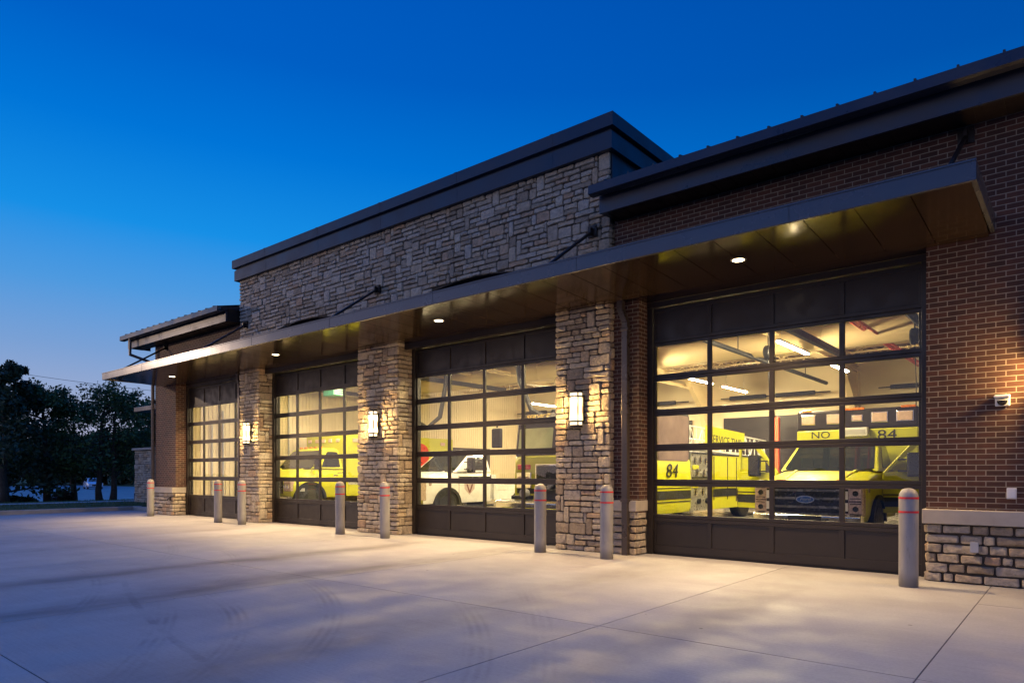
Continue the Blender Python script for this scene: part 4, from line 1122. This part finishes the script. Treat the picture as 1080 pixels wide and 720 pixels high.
q.box(-.5, .5, 9.5, 10.5, 1.98, 2.12); q.build('turntable', M['steel'], en, local=True, bevel=.03)

# ------------------------------------------------------------------ ground, apron, kerbs
ap = MB(); rnd = random.Random(8)
xs = [-27.6, -24.9, -20.65, -16.3, -12.02, -7.7, -3.37, -.855, 3.5, 8.0, 14.0]
ys = [-22, -17.4, -13.6, -9.8, -6.0, -2.3, 1.5, 5.27, 8.72, 10.58]
for i in range(len(xs) - 1):
    for j in range(len(ys) - 1):
        if j == 7 and xs[i] < -1: continue
        y0 = 5.27 if (j == 8 and xs[i] < -1) else ys[j]
        ap.cur = rnd.random()
        g = .005
        if xs[i] >= EAST: pass
        ap.box(xs[i] + g, xs[i + 1] - g, y0 + g, min(ys[j + 1], BRICK - .0 if xs[i] > -1 else 10.62) - g, -.16, 0)
tag(ap.build('concrete_apron', M['concrete']), kind='structure')
jf = MB(); jf.box(-27.59, 13.99, -21.99, 10.60, -.15, -.005)
tag(jf.build('apron_joint_bed', M['jointbed']), kind='structure')
kb = MB()
kp = [(0, -.1), (0, .13), (-.02, .15), (-.15, .15), (-.15, -.1)]
kb.prism([(-27.62 + a, z) for a, z in kp], -22, 10.98, 'y')
kb.box(-27.615, -24.95, 10.66, 10.80, -.1, .149)
tag(kb.build('kerb', M['kerb'], bevel=.01), kind='structure')
# terrain sheet
def tz(x, y):
    z = -.05
    if x < -27.7: z = .12
    d = -x - 36
    if d > 0: z = max(-.70, .12 - 1.05 * min(1, d / 16) ** 1.2) if d < 16 else -.70
    if y > 45 and x > -52: z = min(z, -.05)
    return z
gx = [-900, -500, -300, -200, -150, -120, -95, -80, -70, -62, -58, -54] + [-52 + .8 * i for i in range(30)] + [-27.72, -27.70, -20, -10, 0, 10, 20, 40, 80, 160, 320, 700]
gy = [-900, -400, -200, -100, -60, -40, -30, -24] + [-20 + 2 * i for i in range(34)] + [52, 60, 75, 95, 130, 200, 400, 900]
gx = sorted(set(round(v, 2) for v in gx))
gv = [(x, y, tz(x, y) - (.15 if -27.71 < x < 20 and -24 < y < 32 else 0)) for x in gx for y in gy]
ny = len(gy)
gf = [(i * ny + j, (i + 1) * ny + j, (i + 1) * ny + j + 1, i * ny + j + 1) for i in range(len(gx) - 1) for j in range(ny - 1)]
gm = MB(); gm.add(gv, gf); tag(gm.build('ground', M['ground'], smooth='all'), kind='structure')
# path across the grass, lot beyond
pm = MB(); pm.box(-34.6, -33.4, -22, 30, .0, .128); tag(pm.build('path', M['path']), kind='structure')
lm = MB(); lm.box(-135, -53.5, -60, 44, -1.1, -.66); tag(lm.build('parking_lot', M['asphalt']), kind='structure')
# grass blades near the kerb
gb = MB(); rg = random.Random(2)
for k in range(9000):
    x = -27.8 - rg.random() * 8.5; y = -2 + rg.random() * 22
    if -34.7 < x < -33.3: continue
    if x > -27.9 and y < 11: pass
    h = rg.uniform(.04, .10); a = rg.random() * PI; w_ = .012; lx, ly = rg.uniform(-.03, .03), rg.uniform(-.03, .03); z = tz(x, y) - .01
    gb.cur = rg.random()
    gb.add([(x - w_ * math.cos(a), y - w_ * math.sin(a), z), (x + w_ * math.cos(a), y + w_ * math.sin(a), z), (x + lx, y + ly, z + h)], [(0, 1, 2)])
tag(gb.build('grass', M['leaf']), kind='stuff')

# ------------------------------------------------------------------ west side: stone screen pier with porch roof
pc = thing('side_porch', (-31.4, 13.4, 0), 'grey stone screen wall with a small flat porch roof left of the brick corner', 'porch')
core = MB(); core.box(-32.75, -29.4, 12.75, 13.2, -.05, 2.40); cw = core.build('screen_wall', M['mortar'], pc)
f = MB(); stones(f, (-32.75, 12.75, .0), X_, Z_, (0, -1, 0), 3.35, 2.4, 71); stones(f, (-29.42, 12.75, 0), Y_, Z_, (1, 0, 0), .45, 2.4, 72); stones(f, (-32.73, 13.2, 0), (0, -1, 0), Z_, (-1, 0, 0), .45, 2.4, 73)
f.build('stone_facing', M['stone'], cw, smooth=28)
q = MB(); q.box(-32.85, -29.3, 12.62, 13.3, 2.42, 2.52); q.build('coping', M['sill'], cw, bevel=.01)
q = MB(); q.box(-32.2, -31.95, 13.5, 13.75, 0, 4.2); q.box(-31.95, -24.7, 15.8, 16.0, 0, 4.2); q.build('post', M['bronze'], pc)
q = MB(); q.box(-33.3, WEST - .02, 12.9, 16.5, 4.2, 4.40); rf = q.build('porch_roof', M['fascia'], pc, bevel=.01)

# ------------------------------------------------------------------ trees
def make_tree(name, seed, H, spread, nleaf, leaf, base=.22, low=.18, mat='leaf', shape='oval', trunks=1, cut=1.55):
    rnd = random.Random(seed)
    tr = MB(); tips = []
    for t in range(trunks):
        ox = (t - (trunks - 1) / 2) * .75
        lean = rnd.uniform(-.05, .05)
        pts = [(ox + lean * H * k * k + rnd.uniform(-.06, .06), rnd.uniform(-.06, .06), H * .9 * k - .1) for k in [i / 8 for i in range(9)]]
        tr.tube(pts, [base * (1.25 if i == 0 else 1 - .88 * i / 8) for i in range(9)], 8)
        for b in range(26):
            k = rnd.uniform(low, .95); i = min(7, int(k * 8)); fr = k * 8 - i
            p = Vector(pts[i]).lerp(Vector(pts[i + 1]), fr)
            a = rnd.random() * 2 * PI
            prof = math.sin(PI * min(1, max(0, (k - low * .6) / (1.06 - low * .6))) ** .75) if shape == 'oval' else (1.05 - k)
            L = spread * (.35 + .75 * prof) * rnd.uniform(.65, 1.1)
            el = rnd.uniform(.1, .75)
            e = p + Vector((math.cos(a) * L * math.cos(el), math.sin(a) * L * math.cos(el), L * math.sin(el) * .7))
            mid = p.lerp(e, .5) + Vector((rnd.uniform(-.2, .2), rnd.uniform(-.2, .2), rnd.uniform(0, .3)))
            tr.tube([p, mid, e], [base * .28 * (1.1 - k * .7), base * .16, .012], 5)
            tips.append((mid, L * .30)); tips.append((e, L * .34)); tips.append((p.lerp(e, .75), L * .30))
            for q_ in range(2):
                tips.append((e + Vector((rnd.gauss(0, .5), rnd.gauss(0, .5), rnd.gauss(.1, .45))) * L * .35, L * .22))
    cr = MB()
    for n in range(nleaf):
        c, r_ = rnd.choice(tips)
        v = Vector((rnd.gauss(0, 1), rnd.gauss(0, 1), rnd.gauss(0, .8))); v = v.normalized() * r_ * (rnd.random() ** .5) * 1.25
        p = c + v
        if p.z < cut + rnd.uniform(-.25, .35): continue
        s_ = leaf * rnd.uniform(.6, 1.3)
        u = Vector((rnd.gauss(0, 1), rnd.gauss(0, 1), rnd.gauss(0, 1))).normalized(); w = u.cross(Vector((rnd.gauss(0, 1), rnd.gauss(0, 1), rnd.gauss(0, 1)))).normalized()
        cr.cur = rnd.random()
        cr.add([p - u * s_, p - w * s_ * .5 + u * s_ * .1, p + u * s_, p + w * s_ * .5 + u * s_ * .1], [(0, 1, 2, 3)])
    return tr, cr
def place_tree(tc, loc, label, name='tree', mat='leaf', group=None, rz=0, sc_=1):
    o = thing(name, (0, 0, 0), label, 'tree', group)
    tc[0].build('trunk', M['bark'], o, local=True, smooth='all'); tc[1].build('crown', M[mat], o, local=True)
    o.location = loc; o.rotation_euler = (0, 0, rz); o.scale = (sc_,) * 3
    return o
def at(px, d, z=None):
    th = R(39.85); u = (px - 540) / 720 * d
    x, y = -d * math.sin(th) + u * math.cos(th), d * math.cos(th) + u * math.sin(th)
    return (x, y, tz(x, y) if z is None else z)
place_tree(make_tree('t', 1, 7.9, 2.6, 9000, .108, low=.2), at(50, 40), 'tall leafy tree with a single trunk left of the parked car', rz=1)
place_tree(make_tree('t', 2, 7.7, 2.6, 9000, .108, trunks=2, base=.19, low=.2), at(112, 41), 'leafy tree with twin trunks right of the parked car', rz=.35 * PI)
place_tree(make_tree('t', 3, 7.6, 2.4, 7000, .108, low=.2), at(78, 46), 'slim leafy tree between the single trunk and the twin trunk trees')
place_tree(make_tree('t', 4, 7.2, 2.4, 7000, .108, low=.2), at(146, 46), 'leafy tree half hidden by the brick corner of the station')
place_tree(make_tree('t', 5, 8.2, 3.0, 9500, .14, low=.06, shape='cone', cut=.5), at(4, 37), 'dense dark conifer at the left edge of the view', 'conifer_tree', 'leaf2')
place_tree(make_tree('t', 6, 8.0, 3.0, 4500, .16, low=.2), at(-45, 40), 'leafy tree standing left of the dark conifer', rz=2)
far = None
for i, (px, d, sc_, lab) in enumerate(((-30, 128, 1.05, 'far tree of the dark belt, first from the left'), (8, 134, .95, 'far tree of the dark belt behind the conifer'), (34, 126, .92, 'far tree of the dark belt behind the single trunk'), (62, 136, 1.0, 'far tree of the dark belt left of the parked car'),
                                  (88, 128, .9, 'far tree of the dark belt directly behind the parked car'), (112, 134, 1.0, 'far tree of the dark belt behind the twin trunks'), (138, 127, .95, 'far tree of the dark belt beside the stone screen wall'), (165, 134, 1.05, 'far tree of the dark belt hidden behind the brick corner'))):
    loc = at(px, d, -.72)
    if far is None:
        far = place_tree(make_tree('f', 9, 10.5, 4.6, 9500, .42, low=.02, cut=.0, base=.3), loc, lab, mat='leaf2', group='far belt of trees beyond the parking lot', sc_=sc_)
    else:
        o = copy_tree(far); o.location = loc; o.rotation_euler = (0, 0, i * 1.3); o.scale = (sc_,) * 3; o['label'] = lab
def shrub(loc, r, h, n, leaf, seed, mat, label):
    rnd = random.Random(seed); o = thing('shrub', (0, 0, 0), label, 'shrub')
    st = MB()
    for k in range(9):
        a = rnd.random() * 6.28; st.tube([(0, 0, -.05), (math.cos(a) * r * .3, math.sin(a) * r * .3, h * .5), (math.cos(a) * r * .6, math.sin(a) * r * .6, h * .85)], [.02, .015, .006], 5)
    st.build('stem', M['bark'], o, local=True)
    cr = MB()
    for k in range(n):
        v = Vector((rnd.gauss(0, 1), rnd.gauss(0, 1), rnd.gauss(0, 1))).normalized() * rnd.random() ** .4
        p = Vector((v.x * r, v.y * r, h * .5 + v.z * h * .5)); s_ = leaf * rnd.uniform(.6, 1.3)
        u = Vector((rnd.gauss(0, 1), rnd.gauss(0, 1), rnd.gauss(0, 1))).normalized(); w = u.orthogonal().normalized(); cr.cur = rnd.random()
        cr.add([p - u * s_, p - w * s_ * .5, p + u * s_, p + w * s_ * .5], [(0, 1, 2, 3)])
    cr.build('foliage', M[mat], o, local=True); o.location = loc; return o
shrub(at(67, 42), .6, 1.05, 1000, .09, 1, 'shrubleaf', 'brownish shrub in front of the parking lot between the tree trunks')
shrub(at(20, 40), .95, .65, 1100, .11, 2, 'leaf2', 'wide dark shrub left of the single trunk tree')
shrub(at(2, 38), 1.0, .7, 1200, .11, 3, 'leaf2', 'dark low shrub under the conifer')

# parked car beyond the trees
pcx = at(98, 92, -.66)
car = thing('parked_car', pcx, 'pale blue parked car seen between the tree trunks', 'car')
q = MB()
loft(q, [(-2.1, body_sec(.80, .35, .72, .02)), (-1.9, body_sec(.88, .25, .84, .02)), (-.9, body_sec(.9, .22, .95, .02)), (1.6, body_sec(.9, .22, .98, .02)), (2.1, body_sec(.84, .35, .9, .02))])
cb = q.build('body', M['bluecar'], car, local=True, smooth=35)
q = MB(); q.hexa([(-.80, -1.0, .94), (.80, -1.0, .94), (.80, 1.9, .96), (-.80, 1.9, .96), (-.62, -.2, 1.47), (.62, -.2, 1.47), (.62, 1.3, 1.47), (-.62, 1.3, 1.47)]); ro = q.build('cabin', M['bluecar'], car, local=True, bevel=.06)
q = MB(); panel(q, (-.8, -1.0, .94), (.8, -1.0, .94), (.62, -.2, 1.47), (-.62, -.2, 1.47), .07, .93, .08, .9, .01, .02, .03); q.build('windshield', M['darkglass'], ro, local=True)
q = MB(); panel(q, (.8, -1.0, .94), (.8, 1.9, .96), (.62, 1.3, 1.47), (.62, -.2, 1.47), .15, .85, .1, .88, .01, .02, .03); panel(q, (-.8, 1.9, .96), (-.8, -1.0, .94), (-.62, -.2, 1.47), (-.62, 1.3, 1.47), .15, .85, .1, .88, .01, .02, .03); q.build('side_window', M['darkglass'], ro, local=True)
for s in (-1, 1):
    q = MB(); q.box(s * .5, s * .8, -2.12, -1.95, .60, .75); q.build('headlight', M['offwhite'], cb, local=True, bevel=.03)
    for yy in (-1.3, 1.35): wheel(car, s * .80, yy, .33, s, M['steel'], .2)
q = MB(); q.box(-.42, .42, -2.11, -2.0, .40, .62); q.build('grille', M['blackgloss'], cb, local=True, bevel=.02)
dx, dy = pcx[0], pcx[1]; car.rotation_euler = (0, 0, math.atan2(-dx, dy) * -1 + PI * 0 + .12 if False else math.atan2(dy, dx) + PI / 2 + PI + .15)

# overhead wire
wr = MB(); a, b_ = Vector(at(-60, 62, 11.6)), Vector(at(240, 66, 8.7)); wr.tube([a.lerp(b_, k / 12) - Vector((0, 0, 1.2 * (k / 12) * (1 - k / 12))) for k in range(13)], .018, 5)
pole = thing('utility_pole', at(-60, 62), 'wooden utility pole carrying the thin wire above the trees', 'pole')
q = MB(); q.tube([(0, 0, -.5), (0, 0, 12)], [.17, .11], 10); q.build('shaft', M['bark'], pole, local=True, smooth=True)
q = MB(); q.box(-1, 1, -.06, .06, 11.1, 11.22); q.build('crossarm', M['bark'], pole, local=True)
tag(wr.build('overhead_wire', M['wire']), 'thin dark overhead wire sagging across the sky above the trees', 'wire')

# ------------------------------------------------------------------ dusk sky
W = bpy.data.worlds.new('World'); sc.world = W; W.use_nodes = True
t = NT(W.node_tree); t.n.clear()
wo = t.node('ShaderNodeOutputWorld'); bg = t.node('ShaderNodeBackground'); t.l.new(bg.outputs[0], wo.inputs[0])
gen = t.node('ShaderNodeTexCoord').outputs['Generated']
sx = t.node('ShaderNodeSeparateXYZ'); t.l.new(gen, sx.inputs[0])
el = t.m('ARCSINE', sx.outputs[2])
el = t.m('DIVIDE', el, PI / 2)
hl = t.m('SQRT', t.m('ADD', t.m('MULTIPLY', sx.outputs[0], sx.outputs[0]), t.m('MULTIPLY', sx.outputs[1], sx.outputs[1])))
west = t.m('MULTIPLY', t.m('DIVIDE', sx.outputs[0], t.m('MAXIMUM', hl, .001)), -1.0)      # 1 towards the afterglow in the west
e2 = t.m('SUBTRACT', el, t.m('MULTIPLY', t.m('SUBTRACT', west, .97), .03))
col = t.ramp(e2, [(0.0, (.50, .46, .60)), (.055, (.34, .41, .62)), (.10, (.195, .352, .66)), (.15, (.075, .32, .74)), (.20, (.008, .275, .79)), (.27, (.0, .175, .68)),
                  (.335, (.0, .115, .56)), (.45, (.0, .085, .48)), (.60, (.07, .24, .95)), (1, (.08, .27, 1.05))])
fac = t.rng(west, -.2, 1.0, .66, 1.04, False)
col = t.mix(1.0, col, t.ramp(fac, [(0, (0, 0, 0)), (1, (1, 1, 1))]), 'MULTIPLY')
# pale band low in the sky opposite the building, and the last afterglow in the south-west
south = t.m('MULTIPLY', sx.outputs[1], -1.0)
back = t.m('MULTIPLY', t.rng(south, .0, .7), t.rng(el, .27, .0))
col = t.mix(t.m('MULTIPLY', back, .8), col, (.88, .80, 1.08))
hd_ = t.m('DIVIDE', t.m('ADD', t.m('MULTIPLY', sx.outputs[0], -.84), t.m('MULTIPLY', sx.outputs[1], -.54)), t.m('MAXIMUM', hl, .001))
glow = t.m('MULTIPLY', t.rng(hd_, .84, .995), t.rng(el, .19, .03))
col = t.mix(glow, col, (.85, .50, .17), 'ADD')
t.l.new(col, bg.inputs[0]); bg.inputs[1].default_value = 1.0

# street lamp of the drive, just out of the picture to the left
lp = thing('street_lamp', (-34.0, 1.0, 0.1), 'tall dark street lamp on the grass left of the drive', 'street lamp')
q = MB(); q.tube([(0, 0, -.1), (0, 0, 7.2)], [.085, .06], 12); q.tube([(0, 0, 7.1), (.5, .3, 7.25), (.95, .57, 7.25)], .04, 8); q.box(-.16, .16, -.16, .16, -.02, .03); q.build('pole', M['bronze'], lp, local=True, smooth=35)
q = MB(); q.box(.80, 1.30, .50, .80, 7.19, 7.29); hd = q.build('lamp_head', M['bronze'], lp, local=True, bevel=.03)
q = MB(); q.box(.86, 1.24, .55, .75, 7.17, 7.187); q.build('lens', M['dl'], hd, local=True)
L = bpy.data.lights.new('street_lamp_light', 'SPOT'); L.energy = 3800; L.color = (1, .72, .50); L.spot_size = R(46); L.spot_blend = 1.0; L.shadow_soft_size = .18
lo = bpy.data.objects.new('street_lamp_light', L); COL.objects.link(lo); lo.location = (-33.0, 1.65, 7.2)
lo.rotation_euler = (Vector((-22, 9.4, 3.4)) - lo.location).to_track_quat('-Z', 'Y').to_euler()

# ------------------------------------------------------------------ camera, view
cam = bpy.data.cameras.new('camera'); co = bpy.data.objects.new('camera', cam); COL.objects.link(co)
co.location = (0, 0, 1.38); co.rotation_euler = (PI / 2, 0, R(39.85))
cam.sensor_width = 36; cam.lens = 24; cam.shift_y = .129; cam.clip_end = 3000; cam.clip_start = .05
sc.camera = co
sc.view_settings.view_transform = 'Standard'; sc.view_settings.look = 'None'; sc.view_settings.exposure = 0; sc.view_settings.gamma = 1
sc.render.engine = 'CYCLES'
sc.cycles.use_denoising = True; sc.cycles.sample_clamp_indirect = 8; sc.cycles.caustics_reflective = False; sc.cycles.caustics_refractive = False
sc.cycles.max_bounces = 10; sc.cycles.transparent_max_bounces = 16; sc.cycles.diffuse_bounces = 4
